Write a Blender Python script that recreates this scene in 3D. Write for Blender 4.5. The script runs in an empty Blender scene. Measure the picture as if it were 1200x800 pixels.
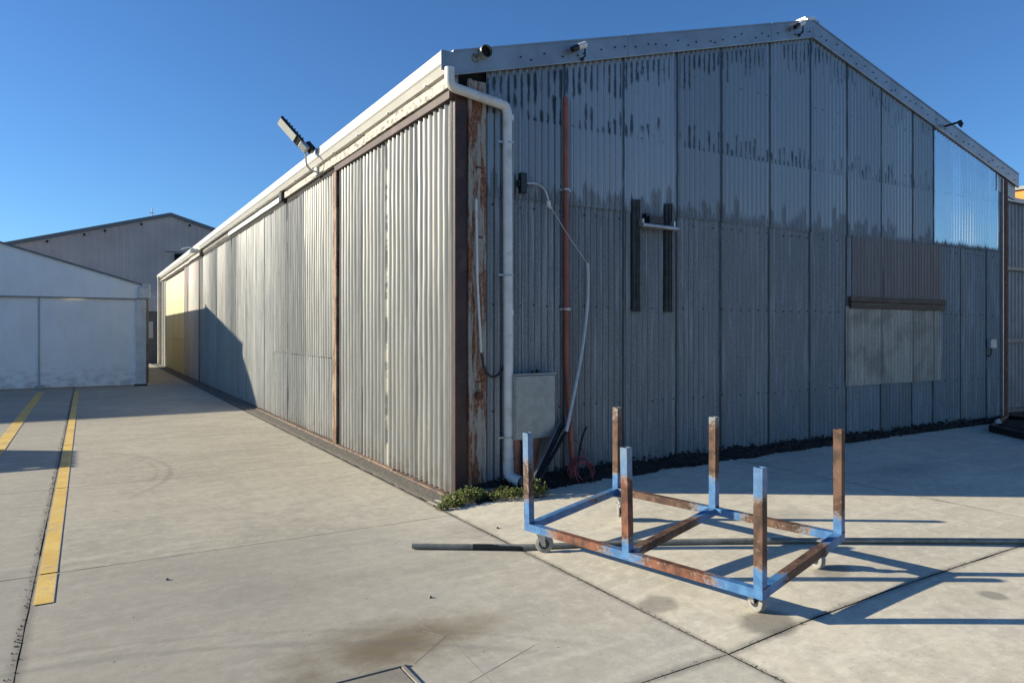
import bpy, bmesh, math, random
from mathutils import Vector, Matrix, noise as mnoise
random.seed(7)
S = bpy.context.scene
COL = S.collection
R = math.radians

# ------------------------------------------------------------------ camera
cam_d = bpy.data.cameras.new("camera")
cam = bpy.data.objects.new("camera", cam_d); COL.objects.link(cam)
cam.location = (-2.898, -5.917, 1.53)
cam.rotation_euler = (R(90), R(0.0), -math.atan2(.512, .859))
cam_d.sensor_width = 36; cam_d.lens = 837 / 1200 * 36
cam_d.shift_y = -12 / 1200
cam_d.clip_start = .05; cam_d.clip_end = 4000
S.camera = cam
S.render.resolution_x, S.render.resolution_y = 1024, 682

# ------------------------------------------------------------------ light
SUN_EL = 19.2
SUN_V = Vector((-.826, .567, math.tan(R(SUN_EL)) * 1.002)).normalized()      # towards the sun
w = bpy.data.worlds.new("World"); S.world = w; w.use_nodes = True
wn = w.node_tree; bg = wn.nodes["Background"]
sky = wn.nodes.new("ShaderNodeTexSky"); sky.sky_type = 'NISHITA'; sky.sun_disc = False
sky.sun_elevation = R(SUN_EL); sky.sun_rotation = math.atan2(SUN_V.x, SUN_V.y)
sky.air_density = 1.0; sky.dust_density = .25; sky.ozone_density = 3.0; sky.altitude = 0
tint = wn.nodes.new("ShaderNodeMix"); tint.data_type = 'RGBA'; tint.blend_type = 'MULTIPLY'; tint.inputs[0].default_value = 1
tint.inputs[7].default_value = (.46, .73, 1.03, 1)          # deeper, drier blue than the stock sky
wn.links.new(sky.outputs[0], tint.inputs[6]); wn.links.new(tint.outputs[2], bg.inputs[0]); bg.inputs[1].default_value = .085
sd = bpy.data.lights.new("sun", 'SUN'); sd.energy = 5.0; sd.angle = R(.5); sd.color = (1, .90, .70)
sun = bpy.data.objects.new("sun", sd); COL.objects.link(sun)
sun.rotation_euler = SUN_V.to_track_quat('Z', 'Y').to_euler()
S.view_settings.view_transform = 'Standard'; S.view_settings.look = 'None'
S.view_settings.exposure = .85; S.view_settings.gamma = 1
S.cycles.max_bounces = 6

# ------------------------------------------------------------------ materials
class N:
    """small node-tree writer"""
    def __init__(s, name):
        s.m = bpy.data.materials.new(name); s.m.use_nodes = True
        s.t = s.m.node_tree; s.b = s.t.nodes["Principled BSDF"]
        s._pos = None
    def nd(s, t): return s.t.nodes.new(t)
    def put(s, sock, v):
        if v is None: return
        if isinstance(v, bpy.types.NodeSocket): s.t.links.new(v, sock)
        elif isinstance(v, (tuple, list)) and len(v) == 3 and sock.type == 'RGBA': sock.default_value = (*v, 1)
        else: sock.default_value = v
    def pos(s):
        if not s._pos:
            g = s.nd("ShaderNodeNewGeometry"); q = s.nd("ShaderNodeSeparateXYZ")
            s.t.links.new(g.outputs["Position"], q.inputs[0])
            s._pos = (g.outputs["Position"], q.outputs[0], q.outputs[1], q.outputs[2])
        return s._pos
    def xyz(s, x=0., y=0., z=0.):
        c = s.nd("ShaderNodeCombineXYZ"); s.put(c.inputs[0], x); s.put(c.inputs[1], y); s.put(c.inputs[2], z); return c.outputs[0]
    def scale(s, v, k):
        m = s.nd("ShaderNodeVectorMath"); m.operation = 'MULTIPLY'; s.put(m.inputs[0], v); m.inputs[1].default_value = k; return m.outputs[0]
    def noise(s, sc=5., det=4., vec=None, rough=.55, dist=0.):
        n = s.nd("ShaderNodeTexNoise"); n.inputs["Scale"].default_value = sc; n.inputs["Detail"].default_value = det
        n.inputs["Roughness"].default_value = rough; n.inputs["Distortion"].default_value = dist
        s.put(n.inputs["Vector"], vec if vec is not None else s.pos()[0]); return n.outputs["Fac"]
    def white(s, v):
        n = s.nd("ShaderNodeTexWhiteNoise"); n.noise_dimensions = '3D'; s.put(n.inputs["Vector"], v); return n.outputs["Value"]
    def voro(s, sc, vec=None, out="Distance"):
        n = s.nd("ShaderNodeTexVoronoi"); n.inputs["Scale"].default_value = sc
        s.put(n.inputs["Vector"], vec if vec is not None else s.pos()[0]); return n.outputs[out]
    def ma(s, op, a, b=None, c=None, clamp=False):
        m = s.nd("ShaderNodeMath"); m.operation = op; m.use_clamp = clamp
        s.put(m.inputs[0], a); s.put(m.inputs[1], b); s.put(m.inputs[2], c); return m.outputs[0]
    def step(s, v, a, b, lo=0., hi=1.):
        m = s.nd("ShaderNodeMapRange"); m.interpolation_type = 'SMOOTHSTEP'
        s.put(m.inputs[0], v); s.put(m.inputs[1], a); s.put(m.inputs[2], b); m.inputs[3].default_value = lo; m.inputs[4].default_value = hi
        return m.outputs[0]
    def mix(s, f, a, b):
        m = s.nd("ShaderNodeMix"); m.data_type = 'RGBA'
        s.put(m.inputs[0], f); s.put(m.inputs[6], a); s.put(m.inputs[7], b); return m.outputs[2]
    def attr(s, name, out="Fac"):
        a = s.nd("ShaderNodeAttribute"); a.attribute_name = name; return a.outputs[out]
    def bump(s, h, st=.3, d=.01):
        b = s.nd("ShaderNodeBump"); b.inputs["Strength"].default_value = st; b.inputs["Distance"].default_value = d
        s.put(b.inputs["Height"], h); s.t.links.new(b.outputs[0], s.b.inputs["Normal"]); return b
    def out(s, col=None, rough=None, metal=None, spec=None):
        s.put(s.b.inputs["Base Color"], col); s.put(s.b.inputs["Roughness"], rough)
        s.put(s.b.inputs["Metallic"], metal); s.put(s.b.inputs["Specular IOR Level"], spec)
        return s.m

def plain(name, c, rough=.6, metal=0., var=.25, sc=9., dirt=None, bump=.15):
    """painted / raw surface with mottling, grime and fine relief"""
    n = N(name)
    f = n.noise(sc, 5); g = n.noise(sc * 7, 4)
    d = tuple(x * (1 - var) for x in c); e = tuple(min(1, x * (1 + var * .5)) for x in c)
    col = n.mix(n.step(f, .3, .7), d, e)
    if dirt: col = n.mix(n.step(n.noise(sc * .8, 6, rough=.65), .52, .68), col, dirt)
    rr = n.ma('MULTIPLY_ADD', g, .25, rough - .12)
    n.bump(g, bump, .004)
    return n.out(col, rr, metal)

def mat_concrete(name="concrete", base=(.40, .365, .285), yard=True):
    n = N(name); P, X, Y, Z = n.pos()
    big = n.noise(.55, 4, rough=.6); mid = n.noise(2.6, 6, rough=.6); fine = n.noise(60, 4, rough=.7)
    streak = n.noise(3.2, 5, n.scale(P, (.35, 2.6, 1)), rough=.6, dist=.6)
    streak2 = n.noise(9, 4, n.scale(P, (2.4, .5, 1)), rough=.6, dist=.8)
    col = n.mix(n.step(big, .3, .7), tuple(x * .84 for x in base), tuple(x * 1.08 for x in base))
    col = n.mix(n.ma('MULTIPLY', n.step(mid, .42, .66), .42), col, (.27, .255, .225))
    col = n.mix(n.ma('MULTIPLY', n.step(streak, .5, .7), .45), col, (.50, .465, .375))
    col = n.mix(n.ma('MULTIPLY', n.step(streak2, .52, .7), .25), col, (.30, .285, .25))
    m2 = n.noise(11, 5, rough=.65); m3 = n.noise(30, 4, rough=.7)
    col = n.mix(n.ma('MULTIPLY', n.step(m2, .50, .64), .32), col, (.52, .48, .39))
    col = n.mix(n.ma('MULTIPLY', n.step(m2, .48, .34), .32), col, (.24, .22, .175))
    col = n.mix(n.ma('MULTIPLY', n.step(m3, .55, .72), .35), col, (.56, .52, .43)); col = n.mix(n.ma('MULTIPLY', n.step(m3, .45, .30), .35), col, (.21, .19, .155))
    if yard:
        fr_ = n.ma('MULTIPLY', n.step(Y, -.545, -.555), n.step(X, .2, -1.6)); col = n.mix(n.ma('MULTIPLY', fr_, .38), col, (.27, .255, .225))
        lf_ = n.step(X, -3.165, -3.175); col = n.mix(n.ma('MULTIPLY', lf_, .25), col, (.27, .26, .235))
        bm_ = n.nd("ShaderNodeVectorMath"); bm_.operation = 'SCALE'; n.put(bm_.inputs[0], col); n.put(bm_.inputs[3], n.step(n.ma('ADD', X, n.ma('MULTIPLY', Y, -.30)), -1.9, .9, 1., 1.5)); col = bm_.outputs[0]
    sp = n.voro(260); col = n.mix(n.ma('MULTIPLY', n.step(sp, .16, .05), .45), col, (.16, .15, .13))
    sp2 = n.noise(190, 2); col = n.mix(n.ma('MULTIPLY', n.step(sp2, .55, .75), .5), col, (.55, .52, .44))
    pit = n.voro(14.0); col = n.mix(n.ma('MULTIPLY', n.step(pit, .07, .03), n.step(n.noise(4, 2), .5, .6)), col, (.12, .11, .09))
    if yard:
        wob = n.noise(3.5, 5, rough=.65)
        def blob(cx, cy, rx, ry, strength, tint, soft=.9):
            dx = n.ma('DIVIDE', n.ma('SUBTRACT', X, cx), rx); dy = n.ma('DIVIDE', n.ma('SUBTRACT', Y, cy), ry)
            d = n.ma('SQRT', n.ma('ADD', n.ma('MULTIPLY', dx, dx), n.ma('MULTIPLY', dy, dy)))
            d = n.ma('ADD', d, n.ma('MULTIPLY', n.ma('SUBTRACT', wob, .5), 1.4))
            return n.ma('MULTIPLY', n.step(d, 1.15, 1.15 - soft), strength), tint
        for b in [(-.16, -2.92, .12, .13, .55, (.12, .11, .10), .5), (.12, -3.42, .17, .14, .65, (.11, .10, .085), .6),
                  (1.03, -3.16, .16, .10, .5, (.13, .12, .10), .6), (1.42, -3.88, .08, .09, .55, (.11, .11, .10), .5),
                  (-1.62, -2.60, .62, .36, .85, (.15, .115, .062), 1.1), (-2.05, -2.9, .45, .3, .55, (.14, .115, .075), 1.1),
                  (-1.15, -2.6, .4, .25, .35, (.2, .16, .09), 1.1),
                  (-.35, -1.05, .5, .3, .22, (.15, .14, .12), 1.2), (-.9, -1.7, .8, .35, .22, (.17, .16, .13), 1.2),
                  (-2.0, -1.6, .7, .35, .25, (.17, .16, .14), 1.2), (-3.9, -.3, .6, .8, .3, (.16, .16, .15), 1.2),
                  (1.9, -2.2, .35, .25, .3, (.15, .15, .14), 1.1), (-3.6, 9., 2.2, 1.6, .28, (.15, .15, .15), 1.2),
                  (4.5, -1.6, 1.0, .3, .3, (.14, .14, .14), 1.2), (-1.7, 3.6, 1.2, .35, .2, (.17, .16, .14), 1.2)]:
            k, t = blob(*b); col = n.mix(k, col, t)
        # tyre scuffs: arcs of rubber
        for cx, cy, r, wd, k, y0, y1 in [(-4.4, 2.9, 2.3, .03, .3, 1.4, 5.2), (-4.4, 2.9, 2.17, .02, .2, 1.6, 5.4),
                                 (-3.6, -5.6, 3.6, .03, .22, -3.4, -1.2), (-3.6, -5.6, 3.75, .02, .16, -3.4, -1.2)]:
            dx = n.ma('SUBTRACT', X, cx); dy = n.ma('SUBTRACT', Y, cy)
            d = n.ma('ABSOLUTE', n.ma('SUBTRACT', n.ma('SQRT', n.ma('ADD', n.ma('MULTIPLY', dx, dx), n.ma('MULTIPLY', dy, dy))), r))
            d = n.ma('ADD', d, n.ma('MULTIPLY', n.ma('SUBTRACT', streak, .5), .12))
            k2 = n.ma('MULTIPLY', n.step(d, wd * 1.6, wd * .2), k)
            k2 = n.ma('MULTIPLY', k2, n.ma('MULTIPLY', n.step(Y, y0, y0 + .5), n.step(Y, y1, y1 - .6)))
            col = n.mix(k2, col, (.12, .115, .11))
        # grime creeping out of the joints
        def near(axis, v, wd):
            d = n.ma('ABSOLUTE', n.ma('SUBTRACT', axis, v)); d = n.ma('ADD', d, n.ma('MULTIPLY', n.ma('SUBTRACT', wob, .42), .05))
            return n.step(d, wd, 0.)
        g = n.ma('MAXIMUM', near(X, -.28, .05), near(Y, -3.53, .06))
        g = n.ma('MAXIMUM', g, near(X, -3.17, .06))
        col = n.mix(n.ma('MULTIPLY', g, .5), col, (.09, .085, .075))
    n.bump(n.ma('ADD', n.ma('MULTIPLY', fine, .5), n.ma('MULTIPLY', mid, .6)), .28, .006)
    return n.out(col, n.step(mid, .3, .7, .72, .88), 0, .35)

def rake(x):      # top edge of the gable's flashing
    return 4.09 + .2775 * x if x < 5.06 else 5.494 - .2575 * (x - 5.06)

LAPS = [1.166, 1.93, 2.69, 3.45, 4.22, 5.05, 5.77, 6.55, 7.29, 7.86, 8.62, 9.40]
def mat_galv_gable(name, pitch=.0765, bright=1., patch=0):
    """galvanised sheet: smooth bluish zinc above, coarse weathered zinc below, tide marks at the girts"""
    n = N(name); P, X, Y, Z = n.pos()
    cell = n.ma('FLOOR', n.ma('DIVIDE', X, pitch))
    rnd = n.white(n.xyz(cell, 1.)); rnd2 = n.white(n.xyz(cell, 7.)); rnd3 = n.white(n.xyz(cell, 13.))
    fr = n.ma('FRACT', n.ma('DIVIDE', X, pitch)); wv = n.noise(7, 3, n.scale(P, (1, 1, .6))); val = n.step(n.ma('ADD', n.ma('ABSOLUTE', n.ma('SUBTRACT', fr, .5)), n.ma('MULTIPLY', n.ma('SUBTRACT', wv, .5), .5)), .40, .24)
    fine = n.noise(110, 3, n.scale(P, (1, 1, .45)), rough=.7); lng = n.noise(26, 3, n.scale(P, (1, 1, .05)))
    tide = n.noise(2., 3)
    up = (.345, .355, .36); dn = (.235, .25, .26)
    if patch == 1: dn = up = (.12, .117, .125)
    if patch == 2: dn = up = (.46, .40, .32)
    if patch == 3: up = (.80, .81, .82); dn = (.14, .15, .16)
    edge = n.ma('ADD', 2.84, n.ma('MULTIPLY', n.ma('MULTIPLY', rnd, rnd), n.ma('MULTIPLY', tide, .62 if patch != 3 else .05)))
    soft = n.ma('ADD', edge, n.ma('MULTIPLY', val, .05))
    low = n.step(Z, n.ma('ADD', soft, .04), n.ma('SUBTRACT', soft, .03))
    cu = n.mix(n.step(fine, .35, .7), tuple(c * .94 for c in up), tuple(c * 1.08 for c in up))
    cl = n.mix(n.step(fine, .38, .66), tuple(c * .78 for c in dn), tuple(c * 1.2 for c in dn))
    cl = n.mix(n.ma('MULTIPLY', n.step(n.ma('ABSOLUTE', n.ma('SUBTRACT', fr, .5)), .34, .10), n.ma('MULTIPLY_ADD', rnd2, .35, .55)), cl, tuple(c * .35 for c in dn))  # valley grime, with rib shade put into the colour for contrast
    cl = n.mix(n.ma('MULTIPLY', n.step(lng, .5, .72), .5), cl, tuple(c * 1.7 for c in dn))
    cu = n.mix(n.ma('MULTIPLY', n.step(n.ma('ABSOLUTE', n.ma('SUBTRACT', fr, .5)), .32, .08), n.ma('MULTIPLY_ADD', rnd, .2, .38)), cu, tuple(c * .42 for c in up))  # same valley grime and painted rib shade on the upper zinc
    col = n.mix(low, cu, cl)
    # tide marks creeping up the valleys from the girt lap at 3.6 m
    h1 = n.ma('MULTIPLY', n.ma('MULTIPLY', rnd2, n.ma('MULTIPLY_ADD', rnd, .5, .5)), .36)
    t1 = n.ma('MULTIPLY', n.step(Z, 3.58, 3.60), n.step(Z, n.ma('ADD', n.ma('ADD', 3.6, h1), .03), n.ma('ADD', 3.6, h1)))
    t1 = n.ma('MULTIPLY', n.ma('MULTIPLY', t1, val), n.step(n.noise(1.3, 2), .34, .44))
    # runs below the flashing
    rk = n.ma('MINIMUM', n.ma('MULTIPLY_ADD', X, .2775, 4.09), n.ma('MULTIPLY_ADD', X, -.2575, 6.797))
    dr = n.ma('SUBTRACT', rk, Z)
    t2 = n.step(dr, n.ma('ADD', n.ma('MULTIPLY', rnd3, .28), .42), n.ma('ADD', n.ma('MULTIPLY', rnd3, .28), .36))
    t2 = n.ma('MULTIPLY', n.ma('MULTIPLY', t2, val), n.ma('MULTIPLY', n.step(dr, .25, .29), n.step(n.noise(1.7, 2, n.xyz(X, 3.)), .40, .47)))
    mk = n.ma('MAXIMUM', t1, t2)
    mk = n.ma('MULTIPLY', mk, n.step(n.noise(22, 4, n.scale(P, (1, 1, .5))),   .30, .46))
    if patch in (1, 2): mk = 0.
    col = n.mix(n.ma('MULTIPLY', mk, .92 if patch != 3 else .2), col, (.030, .045, .045))
    # pale salts near the ground
    salt = n.ma('MULTIPLY', n.step(Z, .55, .2), n.step(n.noise(5, 5), .5, .68))
    col = n.mix(n.ma('MULTIPLY', salt, .4), col, (.32, .34, .36))
    if patch == 2: col = n.mix(n.ma('MULTIPLY', n.step(n.noise(2.2, 4), .45, .68), .5), col, (.16, .13, .10))
    oi = n.nd("ShaderNodeObjectInfo"); tv = n.nd("ShaderNodeVectorMath"); tv.operation = 'SCALE'; n.put(tv.inputs[0], col)
    n.put(tv.inputs[3], n.ma('MULTIPLY_ADD', oi.outputs["Random"], .24, .86)); col = tv.outputs[0]
    if patch != 3:      # dirt line where one sheet laps the next
        sm = None; wob = n.ma('MULTIPLY', n.ma('SUBTRACT', n.noise(4, 3, n.scale(P, (.2, 1, 1))), .5), .012)
        for k, xj in enumerate(LAPS):
            q = n.step(n.ma('ABSOLUTE', n.ma('ADD', n.ma('SUBTRACT', X, round((xj + .03) / pitch) * pitch + .004), wob)), .015 if k % 3 else .020, .004)
            sm = q if sm is None else n.ma('MAXIMUM', sm, q)
        col = n.mix(n.ma('MULTIPLY', sm, n.step(n.noise(3, 4, n.scale(P, (1, 1, .8))), .25, .5, .50, .85) if patch == 0 else .45), col, (.04, .046, .048))
    rust = n.ma('MULTIPLY', n.step(n.noise(7, 6, rough=.7), .66, .76), .5); col = n.mix(rust, col, (.10, .075, .05))
    met = .62 if patch not in (1, 2) else 0.1
    if patch == 3:
        rr = n.mix(low, (.14, .14, .14), (.5, .5, .5)); met = n.step(low, 0, 1, .9, .6)
    else:
        rr = n.mix(low, (.40, .40, .40), (.56, .56, .56))
    if patch != 3: n.bump(n.ma('ADD', fine, n.ma('MULTIPLY', lng, .5)), .10, .003)
    return n.out(col, rr, met)

def mat_galv_long(name, tint=(.195, .195, .185), metal=.22, paint=None):
    n = N(name); P, X, Y, Z = n.pos()
    fine = n.noise(70, 4, n.scale(P, (1, 1, .3)), rough=.7); lng = n.noise(9, 4, n.scale(P, (1, 1, .07)), rough=.6)
    big = n.noise(1.2, 4)
    col = n.mix(n.step(lng, .3, .7), tuple(c * .84 for c in tint), tuple(min(1, c * 1.14) for c in tint))
    col = n.mix(n.ma('MULTIPLY', n.step(fine, .5, .7), .45), col, tuple(c * .6 for c in tint))
    col = n.mix(n.ma('MULTIPLY', n.step(big, .45, .65), .14), col, (.25, .225, .18))
    scuff = n.ma('MULTIPLY', n.step(n.noise(5.5, 6, n.scale(P, (1, 1, .45)), rough=.75), .66, .72), n.step(Z, 3.4, 1.0))
    col = n.mix(n.ma('MULTIPLY', scuff, .7), col, (.62, .60, .55))
    low = n.ma('MULTIPLY', n.step(Z, .35, .03), n.step(n.noise(8, 5), .4, .6)); col = n.mix(n.ma('MULTIPLY', low, .6), col, (.13, .09, .06))
    seam = n.ma('MULTIPLY', n.step(n.ma('ABSOLUTE', n.ma('SUBTRACT', Y, 1.675)), .035, .02), n.step(n.noise(3., 5, n.scale(P, (1, 1, 1.2))), .45, .55))
    col = n.mix(n.ma('MULTIPLY', seam, .75), col, (.72, .66, .52))
    if paint == 'yellow':
        col = n.mix(n.step(n.noise(6, 5, n.scale(P, (1, 1, .2))), .70, .5), col, (.47, .42, .24)); metal = .05
    if paint == 'graffiti':
        a = n.ma('MULTIPLY', n.step(Z, 2.55, 2.8), n.step(n.noise(.9, 3), .42, .5))
        col = n.mix(n.ma('MULTIPLY', a, .30), col, (.55, .26, .22))
        b = n.ma('MULTIPLY', n.ma('MULTIPLY', n.step(Z, 2.3, 2.5), n.step(Z, 3.25, 2.95)), n.step(Y, 19.9, 19.2)); col = n.mix(n.ma('MULTIPLY', b, n.ma('MULTIPLY', n.step(n.noise(2.5, 2), .40, .52), .45)), col, (.10, .30, .24)); metal = .05
    col = n.mix(n.ma('MULTIPLY', n.attr('edge'), n.step(Y, 3.3, 3.5, .25, .7)), col, (.04, .038, .034))
    col = n.mix(n.ma('MULTIPLY', n.attr('crest'), n.ma('MULTIPLY_ADD', n.noise(12, 4, n.scale(P, (1, 1, .3))), .9, .1)), col, tuple(min(1, c * 2.1 + .04) for c in tint))  # worn crests, lightened further to paint the rib highlights
    n.bump(fine, .12, .003)
    return n.out(col, n.step(lng, .3, .7, .34, .46), metal)

def mat_rustpaint(name, rust=(.095, .050, .032)):
    """steel tube: vertex attribute 'paint' says how much blue paint is left, noise breaks its edge"""
    n = N(name); P, X, Y, Z = n.pos()
    a = n.attr("paint"); p = n.attr("pale")
    f = n.noise(38, 6, rough=.7); g = n.noise(11, 5); hf = n.noise(160, 3)
    r = n.mix(n.step(g, .35, .65), tuple(c * .45 for c in rust), tuple(c * 1.35 for c in rust))
    r = n.mix(n.ma('MULTIPLY', n.step(f, .55, .7), .7), r, (.20, .13, .085))
    r = n.mix(n.ma('MULTIPLY', n.step(hf, .5, .75), .4), r, (.05, .03, .02))
    k = n.step(n.ma('ADD', a, n.ma('MULTIPLY', n.ma('SUBTRACT', f, .5), 2.0)), .34, .66)
    k = n.ma('MULTIPLY', k, n.step(n.noise(60, 5, rough=.7), .70, .62))
    blue = n.mix(n.step(n.noise(20, 4), .35, .65), (.035, .12, .28), (.065, .185, .38))
    blue = n.mix(n.ma('MULTIPLY', p, .75), blue, (.20, .22, .20))
    fr = n.step(n.ma('ADD', a, n.ma('MULTIPLY', n.ma('SUBTRACT', f, .5), 2.0)), .22, .36)
    r = n.mix(n.ma('MULTIPLY', fr, .55), r, (.24, .21, .18))
    col = n.mix(k, r, blue)
    n.bump(n.ma('ADD', f, n.ma('MULTIPLY', k, .8)), .35, .002)
    return n.out(col, n.mix(k, (.78,) * 3, (.42,) * 3), n.mix(k, (.1,) * 3, (0,) * 3))

def mat_peel(name, paint, under, amt=.55, sc=(1, 1, .3)):
    n = N(name); P, X, Y, Z = n.pos()
    f = n.noise(9, 7, n.scale(P, sc), rough=.7); g = n.noise(34, 5)
    c = n.mix(n.step(g, .3, .7), tuple(x * .8 for x in paint), paint)
    u = n.mix(n.step(g, .35, .65), tuple(x * .5 for x in under), tuple(x * 1.4 for x in under))
    k = n.step(f, amt, amt + .06)
    n.bump(n.ma('SUBTRACT', g, k), .4, .003)
    return n.out(n.mix(k, c, u), .65)

def mat_line(name):
    n = N(name); P, X, Y, Z = n.pos()
    f = n.noise(18, 6, rough=.72); g = n.noise(2.5, 4); e = n.noise(70, 3)
    c = n.mix(n.step(g, .3, .7), (.62, .40, .085), (.74, .52, .14))
    k = n.ma('MAXIMUM', n.step(f, .62, .70), n.ma('MULTIPLY', n.step(n.noise(1.1, 3), .52, .62), n.step(f, .48, .58)))
    k = n.ma('MAXIMUM', k, n.step(n.ma('ADD', n.ma('MULTIPLY', n.attr('edge'), .5), n.ma('MULTIPLY', n.noise(45, 4), .9)), .72, .80))
    k = n.ma('MAXIMUM', k, n.ma('MULTIPLY', n.step(n.noise(28, 3, n.scale(P, (.35, 2.2, 1))), .64, .70), .8))
    c = n.mix(n.ma('MULTIPLY', k, .85), c, (.34, .31, .25)); c = n.mix(n.ma('MULTIPLY', n.step(e, .5, .7), .3), c, (.40, .31, .12))
    n.bump(e, .2, .002)
    return n.out(c, .7)

def mat_leaf(name, a, b):
    n = N(name); i = n.attr("tone")
    n.put(n.b.inputs["Subsurface Weight"], 0.)
    return n.out(n.mix(i, a, b), .55)

def mat_soil(name, c=(.035, .028, .022), c2=(.09, .075, .06)):
    n = N(name); f = n.noise(30, 6, rough=.7); g = n.noise(120, 3)
    n.bump(f, .9, .02)
    return n.out(n.mix(n.step(g, .45, .7), c, c2), .95)

M = {}
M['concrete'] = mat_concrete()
M['joint'] = mat_soil("joint_dirt", (.02, .018, .014), (.06, .05, .04))
M['asphalt'] = mat_soil("rough_strip", (.10, .092, .078), (.27, .25, .21))
M['far_ground'] = mat_soil("far_ground", (.10, .095, .085), (.16, .15, .13))
M['soil'] = mat_soil("soil", (.010, .008, .006), (.035, .028, .022))
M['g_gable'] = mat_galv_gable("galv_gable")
M['g_dark'] = mat_galv_gable("grey_sheet_patch", patch=1)
M['g_brown'] = mat_galv_gable("weathered_patch", patch=2)
M['g_new'] = mat_galv_gable("new_zinc_sheet", patch=3)
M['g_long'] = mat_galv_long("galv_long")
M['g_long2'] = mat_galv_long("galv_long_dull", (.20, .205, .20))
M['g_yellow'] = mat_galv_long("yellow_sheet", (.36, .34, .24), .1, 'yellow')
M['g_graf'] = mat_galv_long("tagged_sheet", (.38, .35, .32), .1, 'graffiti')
M['flash'] = plain("zinc_flashing", (.27, .285, .30), .42, .55, .18, 3)
M['white_metal'] = plain("white_gutter", (.68, .67, .63), .38, 0, .06, 3, None, .05)
M['white_paint'] = mat_peel("old_cream_paint", (.43, .40, .345), (.15, .135, .11), .52, (1, 1.2, 2.5))
M['pvc'] = plain("white_pvc", (.62, .62, .60), .35, 0, .12, 6, (.48, .46, .42), .05)
M['brown_steel'] = plain("brown_steel", (.045, .016, .013), .55, .0, .45, 5, (.07, .04, .028))
M['rust_post'] = mat_peel("rusty_post", (.25, .17, .11), (.11, .05, .028), .48)
M['peel_white'] = mat_peel("peeling_white_rust", (.34, .31, .26), (.20, .075, .03), .47, (1.6, 1.6, .22))
M['fascia'] = mat_peel("dirty_fascia", (.33, .33, .29), (.12, .12, .10), .50, (1, 3, 3))
M['red_pipe'] = plain("red_pipe", (.27, .075, .045), .5, 0, .3, 4, (.16, .08, .06))
M['terracotta'] = plain("terracotta_pipe", (.27, .11, .065), .6, 0, .25, 8, (.25, .13, .09))
M['grey_plastic'] = plain("grey_conduit", (.42, .45, .46), .4, 0, .15, 8)
M['cabinet'] = plain("grey_cabinet", (.30, .315, .295), .5, .15, .16, 12, (.25, .25, .22))
M['steel'] = plain("galv_steel", (.42, .43, .43), .4, .6, .2, 14)
M['black'] = plain("black_plastic", (.012, .012, .013), .45, 0, .2, 14)
M['blackpaint'] = plain("black_channel", (.03, .032, .036), .32, .2, .3, 14)
M['void'] = plain("dark_interior", (.008, .008, .008), .9)
M['rack'] = plain('rack_steel', (.085, .09, .095), .5, .3, .3, 14)
M['ground_pipe'] = plain('dull_pipe', (.24, .25, .22), .5, .3, .3, 9, (.13, .12, .10))
M['hose_red'] = plain("red_hose", (.22, .025, .03), .45)
M['rust'] = plain("rust", (.14, .055, .03), .85, .1, .5, 20)
M['cart'] = mat_rustpaint("cart_rust_blue")
M['cart_red'] = mat_rustpaint("cart_rust_red", (.15, .056, .032))
M['rubber'] = plain("grey_rubber", (.27, .27, .26), .6, 0, .2, 30, (.2, .19, .17))
M['timber_dark'] = mat_peel("black_timber", (.055, .038, .026), (.11, .075, .048), .5, (.2, 1, 3))
M['timber'] = mat_peel("timber", (.22, .15, .09), (.12, .08, .05), .5, (.4, 3, 3))
M['sill'] = mat_peel("door_sill", (.20, .13, .09), (.10, .07, .055), .48, (2, 1, 1))
M['yellow_line'] = mat_line("yellow_line")
M['fabric'] = None
M['lens'] = plain("lamp_lens", (.62, .63, .58), .25, 0, .1, 60)
M['stone'] = plain("stone_block", (.22, .20, .17), .9, 0, .4, 20)
M['orange'] = plain("orange_wall", (.62, .24, .04), .7, 0, .1, 2)
M['grey_roof'] = plain("grey_roof", (.30, .28, .26), .6, .2)
M['whs'] = plain("warehouse_sheet", (.62, .50, .43), .55, .1, .12, .6)
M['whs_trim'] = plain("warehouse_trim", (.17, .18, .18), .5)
M['white_wall'] = plain("white_wall", (.68, .67, .63), .7, 0, .15, 3)
M['neigh'] = plain("neighbour_sheet", (.19, .205, .225), .5, .3, .2, 3)
M['leaf'] = mat_leaf("weed_leaf", (.07, .11, .02), (.24, .27, .06))
M['twig'] = plain("dry_twig", (.18, .12, .07), .9)
def mat_fabric():
    n = N("white_fabric"); P, X, Y, Z = n.pos()
    f = n.noise(1.3, 5, rough=.6); g = n.noise(9, 5, n.scale(P, (1, 1, .25)))
    c = n.mix(n.step(f, .35, .65), (.88, .85, .79), (.94, .91, .85))
    c = n.mix(n.ma('MULTIPLY', n.step(g, .5, .7), .3), c, (.80, .77, .72))
    dirt = n.ma('MULTIPLY', n.step(Z, .9, .0), n.step(n.noise(5, 5, n.scale(P, (1, 1, 2))), .4, .65))
    c = n.mix(n.ma('MULTIPLY', dirt, .5), c, (.36, .34, .33))
    wr = n.noise(5, 3, n.scale(P, (1, 1, .22))); n.bump(wr, .4, .04)
    return n.out(c, .45)
M['fabric'] = mat_fabric()
def mat_lid():
    n = N("lid_concrete"); f = n.noise(40, 5); g = n.noise(5, 4)
    n.bump(f, .4, .004); return n.out(n.mix(n.step(g, .35, .65), (.22, .20, .16), (.32, .295, .24)), .8)
M['lid'] = mat_lid()

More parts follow.
